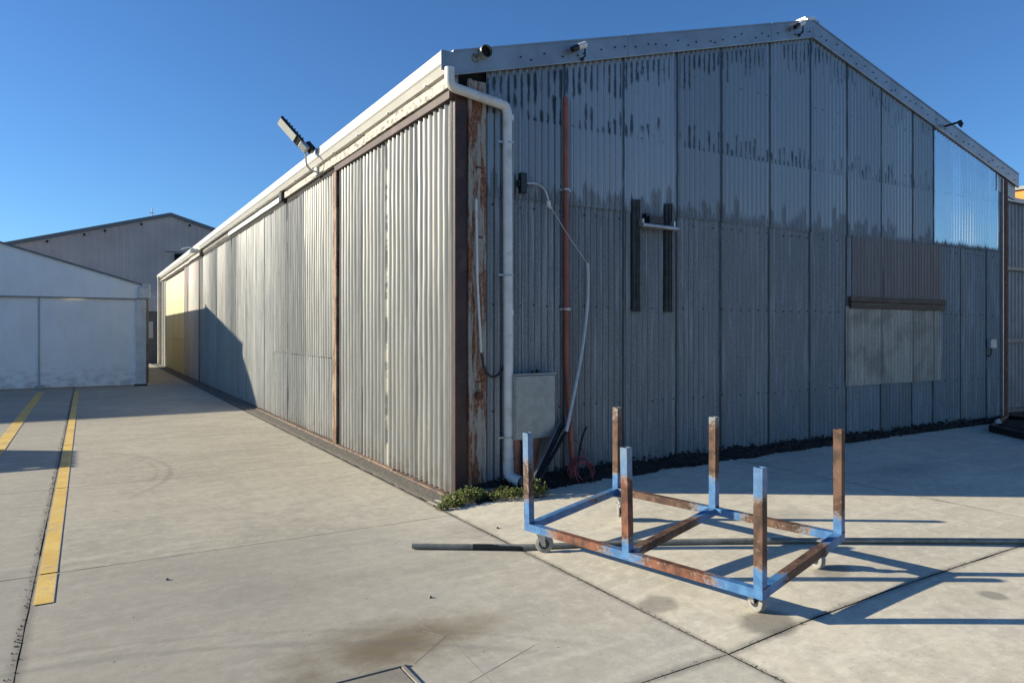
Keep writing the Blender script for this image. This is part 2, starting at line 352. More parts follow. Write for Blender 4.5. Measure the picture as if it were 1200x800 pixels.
# ------------------------------------------------------------------ mesh helpers
class MB:
    def __init__(s): s.v = []; s.f = []; s.att = {}
    def add(s, vs, fs):
        o = len(s.v); s.v += [tuple(p) for p in vs]; s.f += [tuple(i + o for i in f) for f in fs]; return o
    def box(s, a, b, mtx=None):
        x0, y0, z0 = a; x1, y1, z1 = b
        vs = [Vector(p) for p in ((x0, y0, z0), (x1, y0, z0), (x1, y1, z0), (x0, y1, z0), (x0, y0, z1), (x1, y0, z1), (x1, y1, z1), (x0, y1, z1))]
        if mtx: vs = [mtx @ p for p in vs]
        return s.add(vs, [(0, 3, 2, 1), (4, 5, 6, 7), (0, 1, 5, 4), (1, 2, 6, 5), (2, 3, 7, 6), (3, 0, 4, 7)])
    def hexa(s, vs):
        return s.add(vs, [(0, 3, 2, 1), (4, 5, 6, 7), (0, 1, 5, 4), (1, 2, 6, 5), (2, 3, 7, 6), (3, 0, 4, 7)])
    def beam(s, p, q, w, h, up=(0, 0, 1), seg=1):
        p, q = Vector(p), Vector(q); d = (q - p).normalized(); up = Vector(up)
        sx = d.cross(up).normalized(); u = sx.cross(d).normalized(); o = len(s.v)
        for i in range(seg + 1):
            c = p.lerp(q, i / seg)
            for a, b in ((-1, -1), (1, -1), (1, 1), (-1, 1)): s.v.append(tuple(c + sx * a * w / 2 + u * b * h / 2))
        for i in range(seg):
            k = o + i * 4
            for j in range(4): s.f.append((k + j, k + (j + 1) % 4, k + 4 + (j + 1) % 4, k + 4 + j))
        s.f.append((o + 3, o + 2, o + 1, o)); k = o + seg * 4; s.f.append((k, k + 1, k + 2, k + 3)); return o
    def tube(s, pts, r, n=10, cap=True, closed=False):
        pts = [Vector(p) for p in pts]; o = len(s.v); m = len(pts)
        t0 = (pts[1] - pts[0]).normalized(); a = t0.orthogonal().normalized()
        for i, p in enumerate(pts):
            if closed: t = (pts[(i + 1) % m] - pts[i - 1]).normalized()
            else: t = (pts[min(i + 1, m - 1)] - pts[max(i - 1, 0)]).normalized()
            a = (a - t * a.dot(t)).normalized(); b = t.cross(a); rr = r[i] if isinstance(r, (list, tuple)) else r
            for j in range(n):
                th = 2 * math.pi * j / n; s.v.append(tuple(p + (a * math.cos(th) + b * math.sin(th)) * rr))
        for i in range(m if closed else m - 1):
            for j in range(n):
                k = o + i * n; k2 = o + ((i + 1) % m) * n
                s.f.append((k + j, k + (j + 1) % n, k2 + (j + 1) % n, k2 + j))
        if cap and not closed:
            s.f.append(tuple(o + j for j in range(n))[::-1]); s.f.append(tuple(o + (m - 1) * n + j for j in range(n)))
        return o
    def build(s, name, mat, parent=None, smooth=False, bevel=0., **tags):
        me = bpy.data.meshes.new(name)
        off = parent_world(parent) if parent else Vector((0, 0, 0))
        me.from_pydata([tuple(Vector(p) - off) for p in s.v], [], s.f); me.materials.append(mat)
        bm = bmesh.new(); bm.from_mesh(me); bmesh.ops.recalc_face_normals(bm, faces=bm.faces)
        if bevel: bmesh.ops.bevel(bm, geom=bm.edges[:], offset=bevel, segments=1, affect='EDGES', clamp_overlap=True)
        bm.to_mesh(me); bm.free()
        if smooth:
            me.polygons.foreach_set("use_smooth", [True] * len(me.polygons))
            try: me.set_sharp_from_angle(angle=R(42))
            except Exception: pass
        for k, vals in s.att.items():
            a = me.attributes.new(k, 'FLOAT', 'POINT')
            if len(vals) == len(me.vertices): a.data.foreach_set("value", vals)
        o = bpy.data.objects.new(name, me); COL.objects.link(o)
        if parent: o.parent = parent
        for k, v in tags.items(): o[k] = v
        return o

def parent_world(p):
    v = Vector((0, 0, 0))
    while p is not None: v += Vector(p.location); p = p.parent
    return v
def thing(name, label, cat, loc=(0, 0, 0), group=None):
    o = bpy.data.objects.new(name, None); COL.objects.link(o); o.location = loc; o.empty_display_size = .2
    o['label'] = label; o['category'] = cat
    if group: o['group'] = group
    return o
def bez(p0, p1, p2, p3, n=14):
    p0, p1, p2, p3 = map(Vector, (p0, p1, p2, p3)); r = []
    for i in range(n + 1):
        t = i / n; r.append(p0 * (1 - t) ** 3 + p1 * 3 * t * (1 - t) ** 2 + p2 * 3 * t * t * (1 - t) + p3 * t ** 3)
    return r
def rounded(pts, r=.06, n=5):
    pts = [Vector(p) for p in pts]; out = [pts[0]]
    for i in range(1, len(pts) - 1):
        a = (pts[i - 1] - pts[i]); b = (pts[i + 1] - pts[i]); ra = min(r, a.length * .45, b.length * .45)
        p, q = pts[i] + a.normalized() * ra, pts[i] + b.normalized() * ra
        for k in range(n + 1):
            t = k / n; out.append(p * (1 - t) ** 2 + pts[i] * 2 * t * (1 - t) + q * t * t)
    out.append(pts[-1]); return out

def corrugated(name, parent, mat, axis, a0, a1, z0, z1, at, pitch, amp=.009, *, out=-1, lean=0., step=8, dent=.004, nz=7, **tags):
    """one corrugated sheet, run a0..a1 along 'x' or 'y'; z1 may be a function of the run"""
    mb = MB(); npt = max(4, int(round((a1 - a0) / pitch * step)))
    zt = z1 if callable(z1) else (lambda a: z1)
    sd = random.uniform(0, 99); eg = []; cs = []
    for j in range(nz + 1):
        for i in range(npt + 1):
            a = a0 + (a1 - a0) * i / npt; z = z0 + (zt(a) - z0) * j / nz
            q = math.sin(2 * math.pi * a / pitch)
            if axis == 'y' and out < 0: q = 2 * (.5 + .5 * q) ** 2.2 - 1
            d = amp * q + lean * (i / npt) + dent * (mnoise.noise(Vector((a * 1.9 + sd, z * 1.2, 3.1))) + .6 * mnoise.noise(Vector((a * 6 + sd, z * 3.5, 9.))))
            d = at + out * d
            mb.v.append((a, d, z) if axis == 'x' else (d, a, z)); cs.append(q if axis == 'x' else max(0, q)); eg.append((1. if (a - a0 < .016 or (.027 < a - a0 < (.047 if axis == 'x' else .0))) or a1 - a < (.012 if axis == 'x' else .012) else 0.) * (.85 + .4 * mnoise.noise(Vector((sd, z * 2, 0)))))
    m = npt + 1
    for j in range(nz):
        for i in range(npt): mb.f.append((j * m + i, j * m + i + 1, (j + 1) * m + i + 1, (j + 1) * m + i))
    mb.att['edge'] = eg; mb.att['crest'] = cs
    return mb.build(name, mat, parent, smooth=True, **tags)

def ground_z(x):
    return 0. if x <= -.28 else .085 * (1 - math.exp(-(x + .28)))

# ------------------------------------------------------------------ ground
g = MB(); g.add([(-900, -900, -.12), (900, -900, -.12), (900, 900, -.12), (-900, 900, -.12)], [(0, 1, 2, 3)])
g.build("ground", M['far_ground'], kind='structure')
yard = MB(); nx = 24
xs_ = [-13, -6, -3.17, -.28] + [-.28 + .2 * k for k in range(1, 70)]; nx = len(xs_) - 1
for x in xs_:
    z = ground_z(x) - .008
    yard.v += [(x, -9.6, z), (x, 48, z)]
for i in range(nx): yard.f.append((2 * i, 2 * i + 2, 2 * i + 3, 2 * i + 1))
yd = yard.build("concrete_yard", M['joint'], kind='structure')

def slab(x0, x1, y0, y1, gap=.006, rough=.004, near=True):
    step = .16 if near else .8
    nx, ny = max(2, int((x1 - x0) / step)), max(2, int((y1 - y0) / step))
    mb = MB(); idx = {}
    for j in range(ny + 1):
        for i in range(nx + 1):
            x = x0 + gap + (x1 - x0 - 2 * gap) * i / nx; y = y0 + gap + (y1 - y0 - 2 * gap) * j / ny
            e = 0
            if i in (0, nx): x += random.uniform(-1, 1) * rough; e = 1
            if j in (0, ny): y += random.uniform(-1, 1) * rough; e = 1
            z = ground_z(x) - (.0015 if e else 0)
            idx[i, j] = len(mb.v); mb.v.append((x, y, z))
    for j in range(ny):
        for i in range(nx): mb.f.append((idx[i, j], idx[i + 1, j], idx[i + 1, j + 1], idx[i, j + 1]))
    ring = [(i, 0) for i in range(nx)] + [(nx, j) for j in range(ny)] + [(i, ny) for i in range(nx, 0, -1)] + [(0, j) for j in range(ny, 0, -1)]
    low = []
    for p in ring:
        v = mb.v[idx[p]]; low.append(len(mb.v)); mb.v.append((v[0], v[1], v[2] - .010))
    for k in range(len(ring)):
        k2 = (k + 1) % len(ring); mb.f.append((idx[ring[k]], low[k], low[k2], idx[ring[k2]]))
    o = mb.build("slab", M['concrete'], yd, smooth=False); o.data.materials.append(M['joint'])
    for k in range(nx * ny, len(o.data.polygons)): o.data.polygons[k].material_index = 1
    return o
XL = [-12.9, -9.2, -6.2, -3.17, -.28]
YL = [-9.5, -6.5, -3.53, -.55, 2.31, 5.38, 8.4, 11.45, 14.5, 17.6]
for i in range(len(XL) - 1):
    for j in range(len(YL) - 1):
        nr = XL[i] >= -6.3 and YL[j] < 5
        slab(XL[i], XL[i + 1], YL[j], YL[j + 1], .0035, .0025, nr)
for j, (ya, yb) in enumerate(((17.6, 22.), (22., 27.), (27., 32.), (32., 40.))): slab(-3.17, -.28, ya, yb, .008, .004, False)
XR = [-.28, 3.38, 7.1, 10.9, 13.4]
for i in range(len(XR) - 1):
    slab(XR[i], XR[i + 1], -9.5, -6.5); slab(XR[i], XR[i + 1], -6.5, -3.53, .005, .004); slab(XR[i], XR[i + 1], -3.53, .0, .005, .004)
# rough strip along the long wall + soil along the gable
def bumpy(name, mat, x0, x1, y0, y1, nx, ny, hf, kind='structure', sm=True):
    mb = MB()
    for j in range(ny + 1):
        for i in range(nx + 1):
            u, v = i / nx, j / ny; x = x0 + (x1 - x0) * u; y = y0 + (y1 - y0) * v
            dx, dy, z = hf(x, y, u, v); mb.v.append((x + dx, y + dy, z))
    m = nx + 1
    for j in range(ny):
        for i in range(nx): mb.f.append((j * m + i, j * m + i + 1, (j + 1) * m + i + 1, (j + 1) * m + i))
    return mb.build(name, mat, smooth=sm, kind=kind)
bumpy("gravel_strip", M['asphalt'], -.27, .02, -.3, 31, 7, 400,
      lambda x, y, u, v: ((.02 * mnoise.noise(Vector((y * 3, 5, 0))) if u == 0 else 0), 0, .004 + .012 * u + .010 * mnoise.noise(Vector((x * 14, y * 9, 0))) - (.02 if u == 0 else 0)))
def soilf(x, y, u, v):
    k = mnoise.noise(Vector((x * 2.3, 7, 0))); e = mnoise.noise(Vector((x * 9, y * 9, 2)))
    wid = .34 * max(.25, 1 - x / 9.5) + .10
    yy = -wid * (1 - v) * (1 + .22 * k + .10 * mnoise.noise(Vector((x * 14, 1, 0))))
    h = .085 + .03 * k + .02 * mnoise.noise(Vector((x * 11, 3, 0)))
    return 0, yy - y, ground_z(x) - .012 + h * max(0, v) ** .8 + .03 * e * (0 < v < 1)
bumpy("soil_strip", M['soil'], .02, 9.9, -1, 0, 260, 9, soilf)

# clods, leaves and litter in the soil
cl = MB()
for _ in range(520):
    x = random.uniform(.3, 9.6); wid = .34 * max(.25, 1 - x / 9.5) + .12; y = -random.uniform(.0, 1) * wid
    s_ = random.uniform(.008, .026); z = ground_z(x) + .015 + .09 * (1 + y / wid)
    c = Vector((x, y, z)); ax = [Vector([random.uniform(-1, 1) for _ in range(3)]).normalized() * s_ for _ in range(3)]
    cl.add([c + ax[0], c + ax[1], c + ax[2], c - ax[0], c - ax[1], c - ax[2]], [(0, 1, 2), (0, 2, 4), (3, 1, 5), (3, 5, 4), (0, 1, 5), (2, 3, 1), (2, 3, 4), (0, 4, 5)])
cl.build("soil_clods", M['joint'], kind='stuff')
lt = MB()
for _ in range(420):
    x = random.uniform(.25, 9.5); wid = .34 * max(.25, 1 - x / 9.5) + .16; y = -random.uniform(.1, 1.15) * wid; a_ = random.uniform(0, 6.28); s_ = random.uniform(.008, .022)
    c = Vector((x, y, ground_z(x) + .02 + .07 * max(0, 1 + y / wid))); d = Vector((math.cos(a_), math.sin(a_), random.uniform(-.1, .5))) * s_; e = Vector((-math.sin(a_), math.cos(a_), random.uniform(-.2, .2))) * s_ * .4
    lt.add([c, c + d + e, c + d * 2, c + d - e], [(0, 1, 2), (0, 2, 3)])
lt.build("leaf_litter", plain("leaf_litter", (.20, .13, .07), .9), kind='stuff')
cr = MB()
for _ in range(1100):
    if random.random() < .6: x = random.gauss(-.28, .008); y = random.uniform(-6, -.4)
    else: x = random.uniform(-.8, 6); y = random.gauss(-3.53, .012)
    s_ = random.uniform(.0015, .0045); c = Vector((x, y, ground_z(x) - .001)); a = random.uniform(0, 6)
    cr.add([c + Vector((math.cos(a + k * 2.1) * s_, math.sin(a + k * 2.1) * s_, 0)) for k in range(3)] + [c + Vector((0, 0, s_ * .8))], [(0, 1, 3), (1, 2, 3), (2, 0, 3)])
for _ in range(500):
    y = random.uniform(-3, 14); x = random.gauss(-3.185, .012); s_ = random.uniform(.002, .008); c = Vector((x, y, .001)); a = random.uniform(0, 6)
    cr.add([c + Vector((math.cos(a + k * 2.1) * s_, math.sin(a + k * 2.1) * s_, 0)) for k in range(3)] + [c + Vector((0, 0, s_ * .8))], [(0, 1, 3), (1, 2, 3), (2, 0, 3)])
for _ in range(420):
    x = random.uniform(-3.6, 3.4); y = random.uniform(-3.4, 4); s_ = random.uniform(.0015, .004); c = Vector((x, y, ground_z(x))); a = random.uniform(0, 6)
    cr.add([c + Vector((math.cos(a + k * 2.1) * s_, math.sin(a + k * 2.1) * s_, 0)) for k in range(3)] + [c + Vector((0, 0, s_))], [(0, 1, 3), (1, 2, 3), (2, 0, 3)])
cr.build("joint_grit", M['joint'], kind='stuff')

# painted bay lines
def line(x0, x1, y0, y1, label):
    mb = MB(); n = int((y1 - y0) / .12); cuts = YL
    for i in range(n):
        a = y0 + (y1 - y0) * i / n; b = y0 + (y1 - y0) * (i + 1) / n
        if any(a < c + .012 and b > c - .012 for c in cuts):
            c = [c for c in cuts if a < c + .012 and b > c - .012][0]
            segs = [(a, c - .012), (c + .012, b)]
        else: segs = [(a, b)]
        for p, q in segs:
            if q - p > .004:
                xs = [x0, x0 + .014, x1 - .014, x1]
                mb.add([(xx, yy, .004) for yy in (p, q) for xx in xs], [(0, 1, 5, 4), (1, 2, 6, 5), (2, 3, 7, 6)]); mb.att.setdefault('edge', []).extend([1, 0, 0, 1] * 2)
    o = mb.build("bay_line", M['yellow_line']); o['label'] = label; o['category'] = 'painted line'; o['group'] = 'yellow parking lines'; return o
line(-3.158, -3.055, -1.13, 15.6, "long yellow painted line beside the slab joint, its square end nearest the camera")
line(-3.96, -3.80, 2.0, 15.5, "yellow painted line at the far left edge of the yard, running to the fabric shed")

# manhole lid
lid = thing("manhole_cover", "square concrete manhole cover with metal rim at the bottom edge of the yard", "manhole cover", (-1.98, -3.16, 0))
a = MB()
for p, q in (((-2.0, -2.86, .003), (-1.64, -2.86, .003)), ((-1.66, -2.87, .003), (-1.66, -3.45, .003)), ((-2.0, -3.44, .003), (-1.64, -3.44, .003)), ((-2.0, -2.87, .003), (-2.0, -3.44, .003))):
    a.beam(p, q, .016, .014)
a.build("frame", M['lid'], lid)
a = MB(); a.box((-1.985, -3.425, .0), (-1.675, -2.875, .006)); a.build("lid", M['lid'], lid, bevel=.003)
# saw cuts round the service trench (recessed-looking dark filler strips)
sc = MB()
for p, q in (((-1.60, -2.86), (-1.34, -2.66)), ((-1.42, -2.55), (-1.36, -2.66)), ((-1.34, -2.66), (-1.38, -3.2)), ((-1.60, -3.2), (-1.02, -2.98)), ((-1.40, -2.35), (-1.385, -2.62))):
    sc.beam((*p, .0004), (*q, .0004), .0024, .0008)
sc.build("saw_cut", M['lid'], yd)

# ------------------------------------------------------------------ the corrugated shed
shed = thing("corrugated_shed", "long corrugated iron shed with galvanised gable, sliding door side and white gutter", "shed")
# gable sheets: lower tier, upper tier, laid sheet over sheet
J = [.33, 1.166, 1.93, 2.69, 3.45, 4.22, 5.05, 5.77, 6.55, 7.29, 7.86, 8.62, 9.40, 9.74]
def gz(x): return rake(x) - .19
for i in range(len(J) - 1):
    a0, a1 = J[i], J[i + 1] + .03
    off = .0035 * (i % 2)
    new = a0 > 7.8
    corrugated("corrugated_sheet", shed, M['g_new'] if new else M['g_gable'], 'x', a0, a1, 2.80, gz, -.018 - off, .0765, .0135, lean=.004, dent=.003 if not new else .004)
for i in range(len(J) - 1):
    a0, a1 = J[i], J[i + 1] + .03
    off = .0035 * ((i + 1) % 2)
    if 5.7 < a0 < 7.8:
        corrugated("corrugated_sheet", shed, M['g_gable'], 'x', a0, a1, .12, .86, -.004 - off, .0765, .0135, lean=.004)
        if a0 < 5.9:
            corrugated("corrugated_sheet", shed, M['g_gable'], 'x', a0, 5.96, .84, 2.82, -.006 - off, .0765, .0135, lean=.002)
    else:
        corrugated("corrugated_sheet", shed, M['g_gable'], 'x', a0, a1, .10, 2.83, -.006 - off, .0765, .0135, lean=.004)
corrugated("corrugated_sheet", shed, M['g_gable'], 'x', 9.74, 9.86, .1, gz, -.010, .0765, .0095)
# patched opening
for a0, a1 in ((5.93, 6.66), (6.64, 7.40), (7.38, 8.10)):
    corrugated("patch_sheet", shed, M['g_dark'], 'x', a0, a1, 1.95, 2.83, -.024, .0765, .004, dent=.006, label="dull dark sheet filling the upper half of the patched opening")
for a0, a1 in ((5.77, 6.62), (6.60, 7.35), (7.33, 8.09)):
    corrugated("patch_sheet", shed, M['g_brown'], 'x', a0, a1, .80, 1.86, -.030 - .003 * (a0 > 6 and a0 < 7), .0765, .011, dent=.005, label="brownish weathered sheet under the timber beam")
a = MB(); a.box((5.85, -.062, 1.925), (8.16, -.028, 1.995)); a.build("patch_beam", M['timber_dark'], shed, bevel=.004)
a = MB(); a.box((5.86, -.056, 1.835), (8.15, -.028, 1.922)); a.build("patch_beam", M['timber_dark'], shed, bevel=.004)
# flashings along the rake
def barge(x0, x1, tag=None):
    z0, z1 = rake(x0), rake(x1); mb = MB(); h = .225
    mb.hexa([(x0, -.060, z0 - h), (x1, -.060, z1 - h), (x1, -.052, z1 - h), (x0, -.052, z0 - h), (x0, -.060, z0), (x1, -.060, z1), (x1, -.052, z1), (x0, -.052, z0)])
    mb.hexa([(x0, -.067, z0 - .012), (x1, -.067, z1 - .012), (x1, .16, z1 - .006), (x0, .16, z0 - .006), (x0, -.067, z0 + .006), (x1, -.067, z1 + .006), (x1, .16, z1 + .012), (x0, .16, z0 + .012)])
    mb.hexa([(x0, -.064, z0 - h), (x1, -.064, z1 - h), (x1, -.035, z1 - h), (x0, -.035, z0 - h), (x0, -.066, z0 - h + .012), (x1, -.066, z1 - h + .012), (x1, -.035, z1 - h + .012), (x0, -.035, z0 - h + .012)])
    return mb.build("barge_flashing", M['flash'], shed)
barge(-.03, 2.02); barge(2.024, 4.27); barge(4.274, 5.059); barge(5.062, 7.9); barge(7.904, 10.36)
sb = MB()
for k in range(62):
    x = .7 + k * .155 + random.uniform(-.06, .06); z = rake(x) - .13 + random.uniform(-.04, .04)
    sb.tube([(x, -.062, z), (x, -.070, z)], .009, 6)
sb.build("screws", M['black'], shed, kind='stuff')
nb = MB()
for z0 in (.78, 1.78, 2.72, 3.60, 4.4):
    x = .4
    while x < 9.8:
        if z0 < gz(x) - .1 and not (5.7 < x < 8.2 and z0 < 2.75):
            nb.tube([(x, -.024, z0 + random.uniform(-.012, .012)), (x, -.036, z0)], .0075, 5)
        x += .153 if random.random() < .6 else .306
nb.build("roofing_nails", M['black'], shed, kind='stuff')
# corner column and frames at the door end
a = MB(); a.box((0.002, -.035, .01), (.13, .10, 3.72)); a.build("corner_post", M['brown_steel'], shed, bevel=.006, label="dark brown steel corner post at the door end of the gable")
a = MB(); a.box((.133, -.055, .05), (.165, -.015, 3.86)); a.box((.166, -.028, .05), (.33, .05, 3.86)); a.build("corner_column", M['peel_white'], shed, label="white column beside the corner post with rust breaking through")
for zz in (3.05, 2.4, 1.05):
    a = MB(); a.box((.22, -.036, zz), (.29, -.026, zz + .015)); a.build("rusty_strap", M['rust'], shed)
a = MB(); a.tube([(.24, -.03, .93), (.24, -.075, .93)], .038, 10); a.build("rusty_boss", M['rust'], shed)
a = MB(); a.box((.0, .02, 3.70), (.6, .2, 4.02)); a.build("eave_void", M['void'], shed)
a = MB(); a.box((9.86, -.05, .08), (9.895, .02, 4.0)); a.build("edge_trim", M['steel'], shed)
a = MB(); a.box((9.90, -.06, .08), (10.0, .05, 4.0)); a.build("end_post", M['rust'], shed, bevel=.006, label="rust brown post closing the right end of the gable")
a = MB(); a.hexa([(9.7, -.03, 3.80), (10.3, -.03, 3.70), (10.3, 0, 3.70), (9.7, 0, 3.80), (9.7, -.03, 4.08), (10.3, -.03, 3.93), (10.3, 0, 3.93), (9.7, 0, 4.08)]); a.build("eave_closer", M['flash'], shed)

# long wall: sliding door
door = bpy.data.objects.new("sliding_door", None); COL.objects.link(door); door.parent = shed
PT = .1196
for k in range(4):
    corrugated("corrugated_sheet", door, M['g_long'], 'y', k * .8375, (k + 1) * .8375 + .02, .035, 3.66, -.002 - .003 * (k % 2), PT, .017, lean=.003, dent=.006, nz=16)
for zz in (.05, 3.62):
    a = MB(); a.beam((.03, .0, zz), (.03, 3.32, zz), .03, .05); a.build("door_rail", M['rust'], door)
a = MB(); a.box((-.05, -.02, 3.655), (.04, 3.50, 3.735)); a.build("door_track", M['brown_steel'], shed, bevel=.004, label="dark brown channel carrying the sliding door")
a = MB(); a.box((-.02, 3.50, 3.665), (.04, 27.6, 3.74)); a.build("head_rail", M['void'], shed)
# sill pieces
y = 0.
while y < 27:
    L = random.uniform(.9, 1.6); a = MB(); a.box((-.055 + random.uniform(-.006, .006), y, .0), (.01, min(27.4, y + L - .01), .03 + random.uniform(-.004, .006)))
    a.build("sill_board", M['sill'], shed, bevel=.004); y += L
# rust post between door and fixed wall
a = MB(); a.box((-.045, 3.44, .02), (.03, 3.60, 3.66)); a.build("door_post", M['rust_post'], shed, bevel=.006, label="rusty timber post beside the sliding door")
a = MB(); a.box((.03, 3.33, .02), (.07, 3.46, 3.66)); a.build("door_gap", M['void'], shed)
def run(y0, y1, z0, z1, mat, at, n, nz=8, amp=.015):
    wd = (y1 - y0) / n
    for k in range(n):
        corrugated("corrugated_sheet", shed, mat, 'y', y0 + k * wd, y0 + (k + 1) * wd + .015, z0, z1, at - .004 * (k % 2), .1185, amp, lean=.004, dent=.010, nz=nz)
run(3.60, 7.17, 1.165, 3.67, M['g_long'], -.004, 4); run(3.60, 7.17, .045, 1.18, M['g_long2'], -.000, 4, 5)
a = MB(); a.box((-.01, 3.62, 1.155), (.01, 7.17, 1.168)); a.build("lap_gap", M['void'], shed)
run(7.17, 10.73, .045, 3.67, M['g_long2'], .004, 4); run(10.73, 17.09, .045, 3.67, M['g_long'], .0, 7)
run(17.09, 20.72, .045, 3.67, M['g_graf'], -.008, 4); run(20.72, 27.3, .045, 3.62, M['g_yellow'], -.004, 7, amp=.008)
a = MB(); a.beam((-.03, 20.74, 1.25), (-.03, 27.3, 1.25), .03, .05); a.build("yellow_rail", M['g_yellow'], shed)
for y in (7.17, 10.74, 13.9, 17.09, 20.72):
    a = MB(); a.box((-.028, y - .012, .04), (.01, y + .012, 3.66)); a.build("joint_cover", M['timber' if y > 17 else 'steel'], shed)
a = MB(); a.box((-.02, 27.32, .02), (.02, 28.5, 3.68)); a.build("end_panel", M['g_long2'], shed)
a = MB(); a.box((-.06, 28.5, .02), (.06, 28.75, 3.7)); a.build("end_column", M['white_paint'], shed, bevel=.01)
a = MB(); a.tube([(-.12, 29.4, .1), (-.12, 29.4, 3.7), (-.14, 29.2, 3.95)], .06, 10); a.build("far_downpipe", M['pvc'], shed, smooth=True)
corrugated("corrugated_sheet", shed, M['g_long2'], 'y', 28.75, 30.0, .045, 3.7, .05, .1185, .015)
# cream painted timber beams under the gutter, lengths not quite in line
def wavy(y0, y1, z, h, mat, x=-.045, amp=.012, name="eave_beam"):
    mb = MB(); n = max(3, int((y1 - y0) / .3))
    for i in range(n + 1):
        y = y0 + (y1 - y0) * i / n; d = amp * mnoise.noise(Vector((y * .9, 11, 0))); e = amp * .7 * mnoise.noise(Vector((y * 1.3, 4, 0)))
        for xx, zz in ((x + e, z + d), (x + .07, z + d), (x + .07, z + h + d), (x + e * 1.5, z + h + d)): mb.v.append((xx, y, zz))
    for i in range(n):
        k = i * 4
        for j in range(4): mb.f.append((k + j, k + (j + 1) % 4, k + 4 + (j + 1) % 4, k + 4 + j))
    mb.f += [(3, 2, 1, 0), (n * 4, n * 4 + 1, n * 4 + 2, n * 4 + 3)]
    return mb.build(name, mat, shed, bevel=0)
wavy(-.03, 2.2, 3.745, .105, M['white_paint'], -.075); wavy(2.21, 4.2, 3.74, .10, M['white_paint'], -.07); wavy(4.21, 6.25, 3.745, .095, M['white_paint'], -.06)
wavy(6.5, 11.8, 3.75, .085, M['white_metal'], -.05, .006); wavy(11.85, 16.4, 3.76, .05, M['timber_dark'], -.03)
wavy(16.5, 19.2, 3.75, .09, M['white_paint'], -.06); wavy(19.3, 29.8, 3.75, .08, M['white_paint'], -.05)
a = MB(); a.box((-.012, -.02, 3.745), (.04, 30.0, 3.93)); a.build("fascia_board", M['fascia'], shed)
# gutter (quad profile) in four lengths
prof = [(-.028, 4.03), (-.028, 3.885), (-.085, 3.885), (-.128, 3.935), (-.146, 3.948), (-.148, 4.02), (-.143, 4.028), (-.150, 4.036), (-.150, 4.055), (-.142, 4.064), (-.134, 4.058), (-.140, 4.03), (-.118, 3.95), (-.040, 3.90), (-.038, 4.03)]
for y0, y1 in ((-.06, 6.0), (6.004, 12.), (12.004, 20.), (20.004, 30.1)):
    mb = MB(); n = len(prof)
    for y in (y0, y1): mb.v += [(px, y, pz) for px, pz in prof]
    mb.f += [(i, (i + 1) % n, n + (i + 1) % n, n + i) for i in range(n)]
    mb.build("gutter", M['white_metal'], shed)
a = MB(); a.box((-.152, -.064, 3.885), (-.024, -.058, 4.066)); a.build("gutter_end_cap", M['flash'], shed)
a = MB(); a.box((-.154, 3.95, 3.99), (-.150, 4.15, 4.064)); a.build("gutter_patch", M['steel'], shed)
gb = MB()
for k in range(30): gb.box((-.11, .4 + k, 3.875), (-.02, .425 + k, 3.893))
gb.build("gutter_brackets", M['white_metal'], shed, kind='stuff')
# roof, back and hidden side
for nm, x0, x1 in (("roof_slope", -.06, 5.06), ("roof_slope", 5.06, 10.4)):
    mb = MB(); n = 394
    for i in range(n + 1):
        y = .02 + 30.0 * i / n; d = .010 * math.sin(2 * math.pi * i / 4)
        for x in (x0, x1): mb.v.append((x, y, rake(x) - .045 + d))
    mb.f += [(2 * i, 2 * i + 1, 2 * i + 3, 2 * i + 2) for i in range(n)]; mb.build(nm, M['flash'], shed)
a = MB(); a.beam((5.06, -.05, 5.50), (5.06, 30.1, 5.50), .28, .02); a.build("ridge_cap", M['flash'], shed)
corrugated("side_wall", shed, M['neigh'], 'y', .05, 30, .05, 4.05, 9.98, .3, .012, out=1, step=4, nz=2)
mb = MB(); mb.add([(0, 29.98, 0), (10, 29.98, 0), (10, 29.98, rake(10) - .1), (5.06, 29.98, 5.4), (0, 29.98, 3.95)], [(0, 1, 2, 3, 4)]); mb.build("back_wall", M['neigh'], shed)
# downpipe at the corner
dp = bpy.data.objects.new("downpipe", None); COL.objects.link(dp); dp.parent = shed; dp['label'] = "white plastic downpipe from the gutter end down the gable"
a = MB(); a.tube(rounded([(-.088, -.105, 3.90), (-.088, -.105, 3.735), (.50, -.095, 3.655), (.525, -.09, 3.60), (.537, -.09, .32)], .085, 6), .045, 16); a.build("pipe", M['pvc'], dp, smooth=True)
a = MB(); pth = rounded([(.537, -.09, .32), (.537, -.09, .155), (.585, -.24, .125)], .06, 6); a.tube(pth, .052, 16, cap=False); a.tube([pth[-1] + (pth[-2] - pth[-1]) * .25, pth[-1]], .056, 16, cap=False); a.build("outlet_elbow", M['pvc'], dp, smooth=True)
a = MB(); a.tube([pth[-1] + (pth[-2] - pth[-1]) * .8, pth[-1] + (pth[-2] - pth[-1]) * .5], .050, 16); a.build("pipe_mouth", M['grey_plastic'], dp)
for z in (3.52, 1.68, .33):
    a = MB(); a.tube([(.537, -.09, z), (.537, -.09, z + .05 if z > .4 else z + .07)], .0495, 16); a.build("pipe_socket", M['pvc'], dp, smooth=True)
for z in (3.30, 2.05, .52):
    a = MB(); a.tube([(.536, -.09, z), (.536, -.09, z + .018)], .051, 16); a.box((.42, -.10, z + .002), (.49, -.085, z + .016)); a.box((.50, -.06, z + .002), (.57, -.02, z + .016)); a.build("pipe_bracket", M['steel'], dp)

